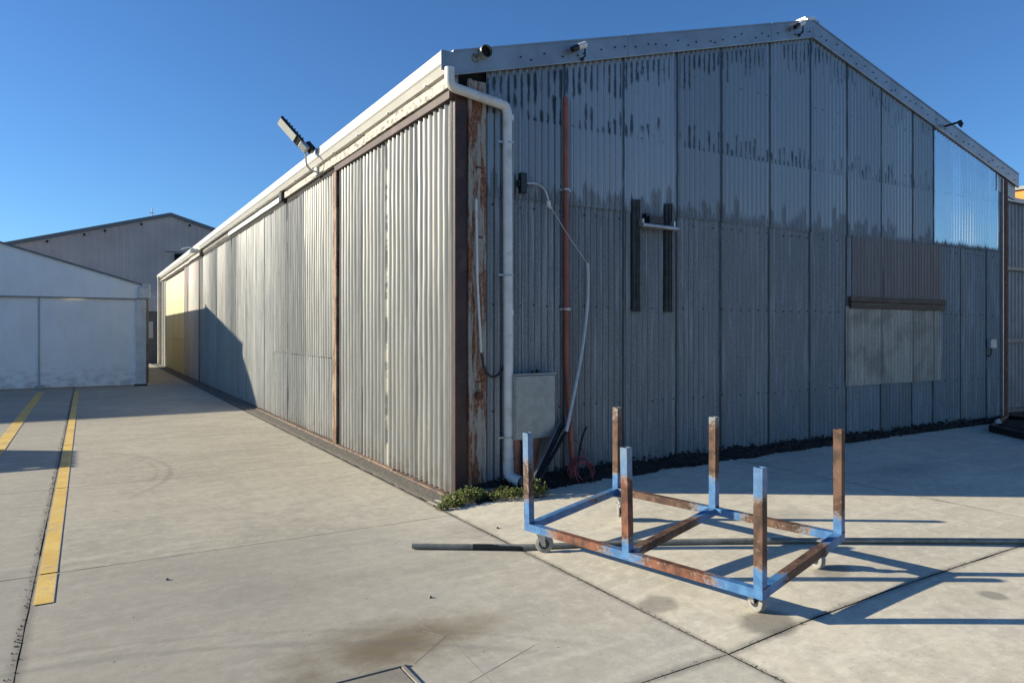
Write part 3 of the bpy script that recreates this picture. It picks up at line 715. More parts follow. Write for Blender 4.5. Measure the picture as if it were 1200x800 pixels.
# ------------------------------------------------------------------ things fixed to the gable
rp = thing("red_pipe", "tall thin red-brown pipe standing against the gable between cabinet and hose", "pipe", (1.22, -.06, ground_z(1.2)))
a = MB(); a.tube([(1.21, -.07, 3.86), (1.215, -.07, 2.4), (1.225, -.065, 1.2), (1.235, -.09, .72), (1.225, -.19, .06)], .027, 12); a.build("pipe", M['red_pipe'], rp, smooth=True)
for z in (2.93, 1.74):
    a = MB(); a.tube([(1.22, -.07, z), (1.22, -.07, z + .022)], .034, 12); a.box((1.16, -.045, z), (1.29, -.03, z + .02)); a.build("pipe_clip", M['steel'], rp)
a = MB(); a.tube([(1.236, -.08, .92), (1.242, -.085, .80)], .032, 12); a.build("coupling", M['timber'], rp, smooth=True)

sv = thing("service_bracket", "small black wall bracket with curved grey tube beside the white downpipe", "bracket", (.72, -.05, 2.95))
a = MB(); a.box((.68, -.09, 2.86), (.745, -.03, 3.05)); a.box((.66, -.07, 2.92), (.77, -.035, 2.98)); a.build("mounting_plate", M['black'], sv)
a = MB(); a.tube(bez((.745, -.08, 2.955), (.90, -.10, 2.975), (.955, -.10, 2.93), (.985, -.10, 2.79)), .012, 10); a.build("curved_tube", M['steel'], sv, smooth=True)
a = MB(); a.tube([(.985, -.10, 2.80), (.988, -.10, 2.745)], .024, 12); a.tube([(.99, -.10, 2.75), (1.02, -.10, 2.735)], .012, 8); a.build("insulator", M['pvc'], sv, smooth=True)

hs = thing("grey_conduit", "slack wire running into a bowed pale grey conduit across the gable", "conduit", (1.2, -.1, .55))
a = MB(); a.tube([(1.02, -.10, 2.735), (1.24, -.095, 2.46), (1.465, -.09, 2.215)], .0045, 6); a.build("wire", M['grey_plastic'], hs)
a = MB(); a.tube(bez((1.465, -.09, 2.22), (1.50, -.10, 1.75), (1.34, -.16, 1.25), (1.10, -.24, .56), 20), .0165, 10); a.build("conduit", M['grey_plastic'], hs, smooth=True)

cb = thing("electrical_cabinet", "grey metal electrical cabinet on the gable wall above terracotta conduits", "cabinet", (.76, -.03, .48))
a = MB(); a.box((.562, -.158, .50), (1.018, -.03, 1.115)); a.build("cabinet_body", M['cabinet'], cb, bevel=.006)
a = MB(); a.box((.567, -.174, .508), (1.013, -.161, 1.108)); a.build("door", M['cabinet'], cb, bevel=.005)
a = MB(); a.box((.555, -.178, 1.118), (1.024, -.03, 1.125)); a.build("top_cap", M['steel'], cb)
a = MB(); a.tube([(.86, -.1, 1.13), (.86, -.1, 1.16)], .02, 8); a.tube([(.80, -.1, 1.13), (.80, -.1, 1.15)], .015, 8); a.build("cable_gland", M['black'], cb)
a = MB(); a.tube([(.985, -.174, .83), (.985, -.183, .83)], .009, 10); a.build("lock", M['steel'], cb)
for x, r, y in ((.615, .040, -.10), (.81, .058, -.10)):
    a = MB(); a.tube([(x, y, .50), (x, y, ground_z(x) - .01)], r, 14); a.build("ground_conduit", M['terracotta'], cb, smooth=True)

# black channel lengths leaning
for k in range(6):
    xb = .40 + .048 * k + random.uniform(-.008, .008); xt = 1.085 + .034 * k; zt = .62 + random.uniform(-.05, .03); yb = -.60 + .050 * k
    lab = ["frontmost", "second from the front", "third from the front", "fourth from the front", "second from the wall", "hindmost"][k]
    t = thing("black_channel", f"black metal channel leaning by the cabinet, {lab} of the bundle", "metal channel", (xb, yb, .05), "black channels leaning beside the cabinet")
    p, q = Vector((xb, yb, ground_z(xb) + .01)), Vector((xt, -.16 + .012 * k, zt)); a = MB()
    a.beam(p, q, .036, .003, up=(0, -1, .3)); n1 = (q - p).cross(Vector((0, -1, .3))).normalized() * .0175; n2 = n1.cross(q - p).normalized() * .008
    a.beam(p + n1 + n2, q + n1 + n2, .0025, .018, up=(0, -1, .3)); a.beam(p - n1 + n2, q - n1 + n2, .0025, .018, up=(0, -1, .3)); a.build("channel", M['black'], t)
    a = MB(); a.beam(p - n1 * 1.05 - n2 * .5, q - n1 * 1.05 - n2 * .5, .004, .004); a.beam(p - n1 * .9 + n2 * 2.1, q - n1 * .9 + n2 * 2.1, .005, .004); a.build("bright_edge", M['steel'], t)
# hose coil and black rod
co = thing("hose_coil", "coiled dark red hose lying against the soil at the foot of the red pipe", "hose", (1.34, -.22, .1))
a = MB(); pts = []
for i in range(140):
    th = i * .22; r = .115 + .022 * math.sin(i * .17) + .012 * math.sin(i * .53)
    pts.append((1.27 + r * math.cos(th), -.27 + .05 * math.sin(th * .5) + .03 * math.sin(th), .155 + r * .9 * math.sin(th)))
a.tube(pts, .007, 6); a.build("coil", M['hose_red'], co, smooth=True)
a = MB(); a.tube(bez((1.32, -.24, .27), (1.34, -.2, .36), (1.31, -.15, .42), (1.29, -.1, .45), 6), .004, 6); a.build("loose_end", M['hose_red'], co)
br = MB(); br.tube(bez((1.22, -.26, .1), (1.27, -.2, .30), (1.33, -.14, .42), (1.46, -.08, .56), 10), .012, 8)
o = br.build("black_pipe_offcut", M['black'], smooth=True); o['label'] = "short bent black pipe offcut leaning behind the red hose"; o['category'] = "pipe offcut"
# cable on the corner column
cc = thing("corner_cable", "pale conduit on the rusty column ending in a looped black cable", "cable", (.2, -.06, 1.2))
a = MB(); a.tube([(.205, -.065, 2.75), (.215, -.068, 2.0), (.255, -.07, 1.32)], .011, 8); a.build("conduit", M['pvc'], cc, smooth=True)
a = MB(); a.tube(bez((.255, -.07, 1.33), (.28, -.09, 1.02), (.45, -.09, 1.05), (.54, -.05, 1.28), 14), .012, 8); a.build("black_cable", M['black'], cc, smooth=True)
# H-shaped pair of brackets
hb = thing("wall_rack", "pair of black uprights on the gable joined by a short pale tube", "wall rack", (2.4, -.05, 1.74))
for x in (2.14, 2.60):
    a = MB(); a.box((x - .04, -.06, 1.74), (x - .012, -.032, 2.93)); a.box((x - .012, -.092, 1.74), (x - .006, -.04, 2.93)); a.box((x + .012, -.095, 1.74), (x + .035, -.032, 2.93)); a.box((x - .01, -.045, 1.74), (x + .012, -.034, 2.93)); a.build("upright", M['rack'], hb)
a = MB(); a.tube([(2.15, -.14, 2.655), (2.66, -.14, 2.645)], .024, 12); a.build("crossbar", M['steel'], hb, smooth=True)
for x in (2.155, 2.60):
    a = MB(); a.box((x - .012, -.15, 2.64), (x + .012, -.09, 2.72)); a.build("clamp", M['steel'], hb)
a = MB(); a.box((2.26, -.13, 2.685), (2.46, -.04, 2.76)); a.box((2.24, -.10, 2.70), (2.30, -.04, 2.79)); a.build("bracket_block", M['black'], hb)

# pipe stub and blanked hole at the flashing
st = thing("pipe_stub", "open round pipe stub poking through the flashing above the downpipe", "pipe stub", (.33, -.1, 4.12))
a = MB(); a.tube([(.285, -.05, 4.12), (.283, -.125, 4.12)], .058, 20, cap=False); a.tube([(.283, -.126, 4.12), (.283, -.10, 4.12)], .051, 20, cap=False); a.build("pipe", M['steel'], st, smooth=True)
a = MB(); a.tube([(.285, -.07, 4.12), (.285, -.09, 4.12)], .0515, 20); a.build("dark_bore", M['void'], st)
o = MB(); o.tube([(.205, -.060, 4.06), (.205, -.068, 4.06)], .044, 18); o = o.build("vent_disc", M['fascia'], smooth=True); o['label'] = "round dented metal disc on the flashing beside the pipe stub"; o['category'] = "vent cover"

def cctv(x, z, label, ang=0.):
    t = thing("security_camera", label, "camera", (x, -.06, z), "security cameras on the gable flashing")
    Rm = Matrix.Translation((x, -.13, z)) @ Matrix.Rotation(R(-24 + ang), 4, 'Y') @ Matrix.Scale(.72, 4)
    a = MB(); a.tube([Rm @ Vector((-.02, 0, 0)), Rm @ Vector((.12, 0, .0))], [.030, .034], 12); a.build("housing", M['white_metal'], t, smooth=True)
    a = MB(); a.tube([Rm @ Vector((-.022, 0, 0)), Rm @ Vector((-.13, 0, -.01))], [.031, .028], 12); a.build("hood", M['black'], t, smooth=True)
    a = MB(); a.tube([Rm @ Vector((.10, 0, -.02)), (x + .085, -.12, z - .07), (x + .085, -.062, z - .09)], .009, 8); a.tube([(x + .085, -.075, z - .09), (x + .085, -.061, z - .09)], .02, 10); a.build("bracket_arm", M['black'], t, smooth=True)
cctv(1.33, 4.37, "white and black security camera on the left half of the gable flashing")
cctv(4.70, 5.33, "white and black security camera just left of the roof ridge", -4)
rc = MB(); rc.hexa([(4.93, -.075, 5.46), (5.10, -.075, 5.50), (5.10, .05, 5.50), (4.93, .05, 5.46), (4.93, -.075, 5.485), (5.06, -.075, 5.54), (5.06, .05, 5.54), (4.93, .05, 5.485)])
o = rc.build("ridge_plate", M['white_metal'], shed)
al = thing("lamp_arm", "black lamp arm reaching out over the right slope of the gable", "wall lamp", (8.25, -.06, 4.55))
a = MB(); a.tube(rounded([(8.13, -.06, 4.59), (8.14, -.15, 4.60), (8.16, -.26, 4.61)], .03, 4), .017, 8); a.build("arm", M['black'], al, smooth=True)
a = MB(); a.tube([(8.16, -.25, 4.63), (8.17, -.27, 4.56)], [.028, .034], 12); a.tube([(8.17, -.27, 4.56), (8.17, -.27, 4.53)], .015, 8); a.build("lamp_head", M['black'], al, smooth=True)
mb_ = thing("junction_box", "small grey junction box low on the right end of the gable", "junction box", (9.5, -.05, 1.3))
a = MB(); a.box((9.40, -.09, 1.26), (9.58, -.03, 1.40)); a.build("box", M['grey_plastic'], mb_, bevel=.006)
a = MB(); a.tube(bez((9.47, -.06, 1.27), (9.47, -.07, 1.12), (9.42, -.06, 1.12), (9.38, -.05, 1.15), 6), .012, 6); a.build("cable", M['black'], mb_)

# ------------------------------------------------------------------ things on the long eave
fl = thing("flood_light", "LED flood light on a curved arm above the white gutter", "flood light", (-.06, 4.35, 3.85))
a = MB(); a.tube(rounded([(-.05, 4.25, 3.80), (-.16, 4.20, 3.79), (-.27, 4.08, 3.84), (-.30, 4.02, 4.06)], .06, 5), .014, 8); a.build("arm", M['steel'], fl, smooth=True)
a = MB(); a.box((-.10, 4.18, 3.74), (-.04, 4.32, 3.86)); a.build("arm_base", M['pvc'], fl, bevel=.005)
Lh = Vector((-.58, .33, .76)).normalized(); Wh = Vector((.859 * .6 - .512 * .65, -.512 * .6 - .859 * .65, .5)); Wh = (Wh - Lh * Wh.dot(Lh)).normalized()
Nh = Wh.cross(Lh).normalized()            # rear of the head
if Nh.dot(Vector((.5, .86, 0))) < 0: Nh = -Nh
FM = Matrix(((Wh.x, Lh.x, Nh.x, -.30), (Wh.y, Lh.y, Nh.y, 4.02), (Wh.z, Lh.z, Nh.z, 4.05), (0, 0, 0, 1)))
a = MB(); a.box((-.075, .08, -.02), (.075, .53, .02), FM); a.build("head_body", M['black'], fl, bevel=.006)
a = MB(); a.box((-.062, .19, -.032), (.062, .515, -.021), FM); a.build("lens", M['lens'], fl, bevel=.003)
a = MB()
for k in range(7): a.box((-.065, .12 + k * .055, .021), (.065, .13 + k * .055, .05), FM)
a.build("heat_sink", M['black'], fl)
a = MB(); a.box((-.06, -.04, -.03), (.06, .10, .03), FM); a.build("knuckle", M['steel'], fl, bevel=.01)
a = MB(); a.box((-.045, -.08, .03), (.06, .06, .11), FM); a.build("driver_box", M['black'], fl, bevel=.005)
o = MB(); o.box((-.11, 6.28, 3.70), (-.01, 6.46, 3.86)); o = o.build("sensor_box", M['black'], bevel=.01); o['label'] = "small black box between two lengths of cream eave beam"; o['category'] = "sensor"
s2 = thing("eave_lamp", "small white lamp on a bracket under the far end of the gutter", "wall lamp", (-.1, 16.6, 3.9))
a = MB(); a.box((-.35, 16.3, 3.80), (-.08, 16.7, 3.88)); a.build("lamp_body", M['white_metal'], s2, bevel=.01)
a = MB(); a.tube([(-.08, 16.6, 3.85), (-.3, 16.8, 3.98), (-.5, 17.0, 3.93)], .02, 6); a.build("bracket", M['steel'], s2)

# ------------------------------------------------------------------ weeds and block at the corner
def leaf_quad(mb, c, d, up, L, W, tone):
    s_ = d.cross(up).normalized() * W / 2
    o = mb.add([c, c + d * L * .5 + s_, c + d * L, c + d * L * .5 - s_], [(0, 1, 2), (0, 2, 3)]); mb.att.setdefault("tone", []).extend([tone] * 4)
def weed(x, y, rad, n, label, h=.09):
    t = thing("weed_clump", label, "weed", (x, y, ground_z(x)), "weeds at the corner of the shed")
    mb = MB(); stm = MB()
    for _ in range(n):
        a = random.uniform(0, 6.28); rr = rad * math.sqrt(random.random()); px, py = x + rr * math.cos(a) * 1.25, y + rr * math.sin(a) * .75
        k = 1 - rr / rad * .6; hh = h * k * random.uniform(.3, 1.15) * (1 + .5 * mnoise.noise(Vector((px * 9, py * 9, 1))))
        tip = Vector((px + random.uniform(-.03, .03), py + random.uniform(-.03, .03), ground_z(px) + hh))
        if random.random() < .3: stm.beam((px, py, ground_z(px)), tip, .002, .002)
        for _k in range(4):
            b = random.uniform(0, 6.28); el = random.uniform(-.2, .9); d = Vector((math.cos(b) * math.cos(el), math.sin(b) * math.cos(el), math.sin(el)))
            leaf_quad(mb, tip, d, Vector((random.uniform(-.4, .4), random.uniform(-.4, .4), 1)), random.uniform(.012, .028), random.uniform(.008, .016), random.random())
    mb.build("leaves", M['leaf'], t, kind='stuff'); stm.build("stems", M['twig'], t)
weed(-.02, -.27, .17, 620, "bushy green weed clump at the foot of the brown corner post", .12)
weed(-.21, -.34, .09, 160, "small weed tuft where the gravel strip meets the slab joint", .07)
weed(.34, -.42, .14, 240, "low weed patch under the white downpipe outlet", .11)
weed(.56, -.55, .08, 200, "small leafy weed beside the black channels", .16)
bk = MB(); bk.box((.10, -.19, .02), (.46, -.07, .085)); o = bk.build("stone_block", M['stone'], bevel=.012); o['label'] = "flat grey stone block behind the weeds by the rusty column"; o['category'] = "stone"

# ------------------------------------------------------------------ steel stillage trolley
P0 = Vector((-.290, -1.706)); TH = -1.364; LL, WW, ZT, TILT, HP, TW = 1.766, 1.007, .200, .111, .626, .05
lv = Vector((math.cos(TH), math.sin(TH), 0)); cv = Vector((-lv.y, lv.x, TILT))
def cp(l, c, z=0.): return Vector((P0.x, P0.y, ZT)) + lv * l + cv * c + Vector((0, 0, z))
cart = thing("steel_trolley", "rusty steel trolley frame with six upright posts and flaking blue paint", "trolley", (P0.x, P0.y, 0))
def tubemb(p, q, upv, paints, pale=0, w=TW, seg=40, hollow=False):
    """paints: list of (t, value)"""
    mb = MB(); o = mb.beam(p, q, w, w, up=upv, seg=seg); pa = []; pl = []
    L = (Vector(q) - Vector(p)).length
    def ev(t):
        for (a, va), (b, vb) in zip(paints, paints[1:]):
            if a <= t <= b: return va + (vb - va) * ((t - a) / max(1e-6, b - a))
        return paints[-1][1]
    for i in range(seg + 1):
        t = i / seg; pa += [sum(ev(min(1, max(0, t + d_ * .016))) for d_ in range(-4, 5)) / 9] * 4; pl += [pale * max(0, (t - .5) * 2) if pale else 0] * 4
    mb.att = {"paint": pa, "pale": pl}
    if hollow:      # open top: drop the end cap, add a wall thickness and a dark bore
        mb.f.pop(); d = (Vector(q) - Vector(p)).normalized(); k = len(mb.v) - 4; c = Vector(q)
        o2 = len(mb.v)
        for j in range(4): mb.v.append(tuple(c + (Vector(mb.v[k + j]) - c) * .84)); pa.append(pa[k]); pl.append(pl[k])
        for j in range(4): mb.v.append(tuple(c + (Vector(mb.v[k + j]) - c) * .84 - d * .07)); pa.append(0); pl.append(0)
        for j in range(4):
            mb.f.append((k + j, k + (j + 1) % 4, o2 + (j + 1) % 4, o2 + j)); mb.f.append((o2 + j, o2 + (j + 1) % 4, o2 + 4 + (j + 1) % 4, o2 + 4 + j))
        mb.f.append((o2 + 4, o2 + 5, o2 + 6, o2 + 7))
    return mb
h = TW / 2
# long beams run full length; cross beams butt between them; posts stand on the beams
for c, pts in ((h, [(0, 1), (.10, 1), (.17, 0), (.42, 0), (.44, 1), (.54, 1), (.56, 0), (.82, 0), (.87, 1), (1, 1)]),
               (WW - h, [(0, .9), (.05, .5), (.10, 0), (.40, 0), (.44, .6), (.5, 1), (.60, 1), (.64, 0), (.86, 0), (.90, .9), (1, 1)])):
    mb = tubemb(cp(0, c, -h), cp(LL, c, -h), (0, 0, 1), pts, seg=48); mb.build("long_beam", M['cart_red' if c < .1 else 'cart'], cart)
for l, pts in ((h, [(0, 1), (.5, .62), (.8, .45), (1, 1)]), (LL / 2, [(0, .9), (.05, .4), (.12, 0), (.72, 0), (.80, .8), (1, 1)]), (LL - h, [(0, 1), (.16, 1), (.26, 0), (.78, .05), (.84, .9), (1, 1)])):
    mb = tubemb(cp(l, TW + .001, -h), cp(l, WW - TW - .001, -h), (0, 0, 1), pts); mb.build("cross_beam", M['cart'], cart)
posts = [(h, h, [(0, 1), (.18, 1), (.30, .1), (.62, .25), (.80, .75), (1, 1)], .5, .018), (LL / 2, h, [(0, 1), (.08, .9), (.13, 0), (.68, 0), (.74, .8), (1, 1)], .6, .02), (LL - h, h, [(0, 1), (.14, 1), (.2, 0), (.70, .05), (.78, .7), (1, 1)], .2, 0),
         (h, WW - h, [(0, 1), (.14, .9), (.2, 0), (.72, 0), (.9, .30), (1, .5)], 1., .0), (LL / 2, WW - h, [(0, 1), (.28, 1), (.34, 0), (.85, 0), (.92, .5), (1, .55)], 1., .0), (LL - h, WW - h, [(0, 1), (.12, .9), (.19, .05), (1, 0)], .3, 0)]
for i, (l, c, pts, pale, ln) in enumerate(posts):
    q = cp(l, c, HP); q += Vector((-.859, .512, 0)) * ln * .6
    mb = tubemb(cp(l, c, .001), q, tuple(lv), pts, pale, hollow=True); mb.build("post", M['cart_red' if i == 1 else 'cart'], cart)
# gusset caps / weld beads
a = MB()
for l, c, *_ in posts:
    for s1, s2 in ((-1, 0), (1, 0)):
        p = cp(l + s1 * h, c, .004); a.tube([p - cv.normalized() * h * .9, p + cv.normalized() * h * .9], .004, 5)
a.build("weld_bead", M['rust'], cart)
def caster(l, c, px, py, yaw, ht):
    t = bpy.data.objects.new("caster", None); COL.objects.link(t); t.parent = cart
    gz_ = ground_z(px); top = cp(l, c, -TW - .001); r = .062; ctr = Vector((px, py, gz_ + r))
    ax = Vector((math.cos(yaw), math.sin(yaw), 0)); fw = Vector((-ax.y, ax.x, 0))
    a = MB(); a.tube([ctr - ax * .018, ctr - ax * .014, ctr + ax * .014, ctr + ax * .018], [r - .006, r, r, r - .006], 24); a.build("tyre", M['rubber'], t, smooth=True)
    a = MB(); a.tube([ctr - ax * .0205, ctr + ax * .0205], .036, 18); a.build("rim", M['blackpaint'], t, smooth=True)
    a = MB(); a.tube([ctr - ax * .030, ctr + ax * .030], .011, 10)
    for k in range(5):
        th = k * 1.257; d = (fw * math.cos(th) + Vector((0, 0, 1)) * math.sin(th)); a.beam(ctr + d * .008, ctr + d * .040, .044, .008, up=tuple(ax))
    a.build("hub", M['rubber'], t)
    a = MB(); pv = Vector((top.x * .65 + px * .35, top.y * .65 + py * .35, top.z - .018))
    for s_ in (-1, 1):
        o_ = ax * s_ * .026; zz = ctr.z + r + .012
        a.hexa([ctr + o_ - fw * .013 + Vector((0, 0, -.015)), ctr + o_ + fw * .013 + Vector((0, 0, -.015)), ctr + o_ * 1.12 + fw * .013 + Vector((0, 0, -.015)), ctr + o_ * 1.12 - fw * .013 + Vector((0, 0, -.015)),
                Vector((pv.x, pv.y, zz)) + o_ - fw * .028, Vector((pv.x, pv.y, zz)) + o_ + fw * .028, Vector((pv.x, pv.y, zz)) + o_ * 1.12 + fw * .028, Vector((pv.x, pv.y, zz)) + o_ * 1.12 - fw * .028])
    a.beam(Vector((pv.x, pv.y, zz + .003)) - ax * .031, Vector((pv.x, pv.y, zz + .003)) + ax * .031, .056, .006, up=(0, 0, 1)); a.build("fork", M['steel'], t)
    a = MB(); a.tube([(pv.x, pv.y, zz + .004), (pv.x, pv.y, top.z - .006)], .022, 12)
    a.beam(Vector((top.x, top.y, top.z - .003)) - lv * .05, Vector((top.x, top.y, top.z - .003)) + lv * .05, .075, .006); a.build("swivel_plate", M['steel'], t)
caster(.10, .045, -.185, -1.80, R(-128), 0); caster(LL - .10, .06, .19, -3.30, R(-12), 0)
caster(.08, WW - .06, .70, -1.56, R(165), 0); caster(LL - .08, WW - .06, 1.00, -3.08, R(-20), 0)

# ------------------------------------------------------------------ long steel pipe on the slab
lp = thing("steel_pipe", "long thin grey steel pipe lying across the slab beneath the trolley", "pipe", (-.93, -1.24, .02))
a = MB(); pts = [Vector((-.93, -1.245, .022)).lerp(Vector((3.3, -3.985, .115)), k / 12) for k in range(13)]
for p in pts: p.z = ground_z(p.x) + .022
a.tube(pts, .0185, 14, cap=False); a.build("pipe", M['ground_pipe'], lp, smooth=True)
a = MB(); a.tube([(-.925, -1.248, .022), (-.90, -1.264, .022)], .0155, 14); a.build("dark_bore", M['void'], lp)
a = MB(); a.tube([Vector(pts[0]).lerp(Vector(pts[12]), k) + Vector((0, 0, .0)) for k in (.085, .155)], .0200, 14)
for v in range(len(a.v)):
    x_, y_, z_ = a.v[v]
    a.v[v] = (x_, y_, z_ - (.022 + .093 * ((x_ + .93) / 4.23)) * 0)
for k, (x_, y_, z_) in enumerate(a.v):
    base = pts[0].lerp(pts[12], (x_ + .93) / 4.23); a.v[k] = (x_, y_, z_ - base.z + ground_z(x_) + .022)
a.build("tape_wrap", M['black'], lp, smooth=True)

# small pebbles / twigs
for k, (x, y) in enumerate(((-.17, -1.12), (-2.47, -1.05), (-1.2, -2.15), (1.55, -2.35), (.55, -2.2))): 
    a = MB(); s_ = .009; a.hexa([(x - s_, y - s_, ground_z(x)), (x + s_ * 1.3, y - s_, ground_z(x)), (x + s_, y + s_, ground_z(x)), (x - s_, y + s_ * .7, ground_z(x)), (x - s_ * .5, y - s_ * .5, ground_z(x) + .012), (x + s_ * .6, y - s_ * .5, ground_z(x) + .01), (x + s_ * .5, y + s_ * .4, ground_z(x) + .012), (x - s_ * .4, y + s_ * .4, ground_z(x) + .01)])
    o = a.build("pebble", M['stone'] if k else M['black']); o['category'] = 'pebble'; o['group'] = 'loose pebbles on the yard'
    o['label'] = ["tiny black pebble beside the joint left of the trolley", "tiny pebble on the slab near the end of the long yellow line", "tiny pebble on the open slab between manhole and shed corner", "tiny pebble on the sunlit slab right of the trolley", "tiny pebble on the slab inside the trolley frame"][k]

# ------------------------------------------------------------------ tray at the right edge
tr = thing("black_tray", "low black tray heaped with dark debris near the right edge", "tray", (9., -1.0, .08))
zz = .085
a = MB()
for p, q in (((8.28, -.62), (9.9, -.10)), ((8.28, -.62), (7.6, -1.6)), ((9.9, -.10), (9.5, -1.2)), ((7.6, -1.6), (9.5, -1.2))):
    a.beam((*p, zz + .05), (*q, zz + .05), .06, .10)
a.build("tray_rim", M['black'], tr, bevel=.008)
def heap():
    mb = MB(); n = 22
    for j in range(n + 1):
        for i in range(n + 1):
            u, v = i / n, j / n; p = Vector((8.28, -.62)).lerp(Vector((9.9, -.10)), u).lerp(Vector((7.6, -1.6)).lerp(Vector((9.5, -1.2)), u), v)
            mb.v.append((p.x, p.y, zz + .03 + .09 * math.sin(u * math.pi) * math.sin(v * math.pi) + .03 * mnoise.noise(Vector((p.x * 7, p.y * 7, 0)))))
    m = n + 1
    for j in range(n):
        for i in range(n): mb.f.append((j * m + i, j * m + i + 1, (j + 1) * m + i + 1, (j + 1) * m + i))
    return mb
heap().build("debris", M['soil'], tr)
rg = MB()
rg.add([(8.54, -.56, zz + .10), (8.58, -.60, zz + .15), (8.62, -.56, zz + .11), (8.58, -.53, zz + .13), (8.66, -.55, zz + .16), (8.70, -.55, zz + .10), (8.60, -.62, zz + .10)], [(0, 1, 3), (1, 2, 3), (2, 4, 3), (4, 5, 2), (0, 6, 1), (1, 6, 2)])
o = rg.build("rag", M['white_wall']); o['label'] = "small crumpled white rag on the rim of the black tray"; o['category'] = "rag"

# ------------------------------------------------------------------ white fabric shed on the left
FY = 16.7
fs = thing("fabric_shed", "white fabric covered lean-to shed across the yard on the left", "shed", (-5, FY, 0))
def fz(x): return 2.83 + .303 * (-1.60 - x)
def fabric(name, x0, x1, z0, ztop, y, n=26, m=14, **t):
    mb = MB()
    for j in range(m + 1):
        for i in range(n + 1):
            x = x0 + (x1 - x0) * i / n; zt = ztop(x) if callable(ztop) else ztop; z = z0 + (zt - z0) * j / m
            mb.v.append((x, y - .014 * mnoise.noise(Vector((x * 2.2, z * .9, y))) - .006 * math.sin(x * 14 + z), z))
    k = n + 1
    for j in range(m):
        for i in range(n): mb.f.append((j * k + i, j * k + i + 1, (j + 1) * k + i + 1, (j + 1) * k + i))
    return mb.build(name, M['fabric'], fs, smooth=True, **t)
fabric("gable_fabric", -9.4, -1.44, 2.44, fz, FY - .03, 60, 8)
for x0, x1 in ((-9.4, -6.3), (-6.26, -3.99), (-3.95, -1.70)): fabric("wall_panel", x0, x1, .03, 2.43, FY + .01)
for x in (-6.28, -3.97):
    a = MB(); a.box((x - .022, FY - .015, .02), (x + .022, FY + .05, 2.43)); a.build("seam_post", M['grey_plastic'], fs)
    a = MB(); a.box((x - .10, FY - .04, .02), (x + .14, FY - .01, .10)); a.build("base_plate", M['steel'], fs)
a = MB(); a.box((-1.70, FY - .06, .02), (-1.45, FY + .12, 2.46)); a.build("corner_post", M['white_wall'], fs, bevel=.01)
a = MB(); a.box((-1.74, FY - .08, .0), (-1.42, FY + .14, .05)); a.build("post_foot", M['black'], fs)
a = MB(); a.beam((-9.4, FY - .05, 2.432), (-1.44, FY - .05, 2.432), .03, .035); a.build("hem_rail", M['grey_roof'], fs)
a = MB(); a.beam((-9.4, FY - .05, fz(-9.4) + .02), (-1.50, FY - .05, fz(-1.5) + .02), .05, .05); a.build("rake_trim", M['whs_trim'], fs)
a = MB(); a.box((-1.66, FY - .11, 2.44), (-1.34, FY + .2, 2.78)); a.box((-1.56, FY - .12, 2.74), (-1.34, FY + .1, 2.86)); a.build("corner_wrap", M['pvc'], fs, bevel=.03)
mb = MB(); mb.hexa([(-9.4, FY, fz(-9.4) - .03), (-1.42, FY, fz(-1.42) - .03), (-1.42, FY + 12, fz(-1.42) - .03), (-9.4, FY + 12, fz(-9.4) - .03), (-9.4, FY, fz(-9.4)), (-1.42, FY, fz(-1.42)), (-1.42, FY + 12, fz(-1.42)), (-9.4, FY + 12, fz(-9.4))]); mb.build("roof", M['fabric'], fs)
a = MB(); a.box((-1.52, FY + .12, .02), (-1.49, FY + 12, 2.78)); a.build("side_wall", M['fabric'], fs)
a = MB(); a.tube([(-1.40, FY + .3, .05), (-1.40, FY + .3, 2.5)], .04, 8); a.build("downpipe", M['grey_roof'], fs)
# unseen flat roofed store beyond the left edge, added to cast the large yard shadow
sf = thing("shadow_caster_store", "unseen grey flat roofed store added beside the fabric shed to cast the yard shadow", "building", (-15, 20, 0))
a = MB(); a.box((-21, FY + .05, 0), (-9.42, FY + 14, 4.93)); a.build("walls", M['whs'], sf)
a = MB(); a.box((-21.1, FY, 4.932), (-9.4, FY + 14.1, 5.0)); a.build("parapet", M['whs_trim'], sf)

# unseen pallets added beyond the left edge, stand-in caster for the shadow over the lines
pl = thing("shadow_caster_pallets", "unseen stack of timber pallets added to cast the shadow over the yellow lines", "pallets", (-6.1, 5.9, 0))
def pallet(z, dx):
    for k in range(7): a = MB(); a.box((-6.35 + dx, 5.15 + k * .19, z + .10), (-5.35 + dx, 5.26 + k * .19, z + .12)); a.build("plank", M['timber'], pl)
    for k in range(3): a = MB(); a.box((-6.35 + dx + k * .45, 5.15, z), (-6.25 + dx + k * .45, 6.4, z + .098)); a.build("bearer", M['timber'], pl)
for k in range(8): pallet(.001 + k * .125, 0.)

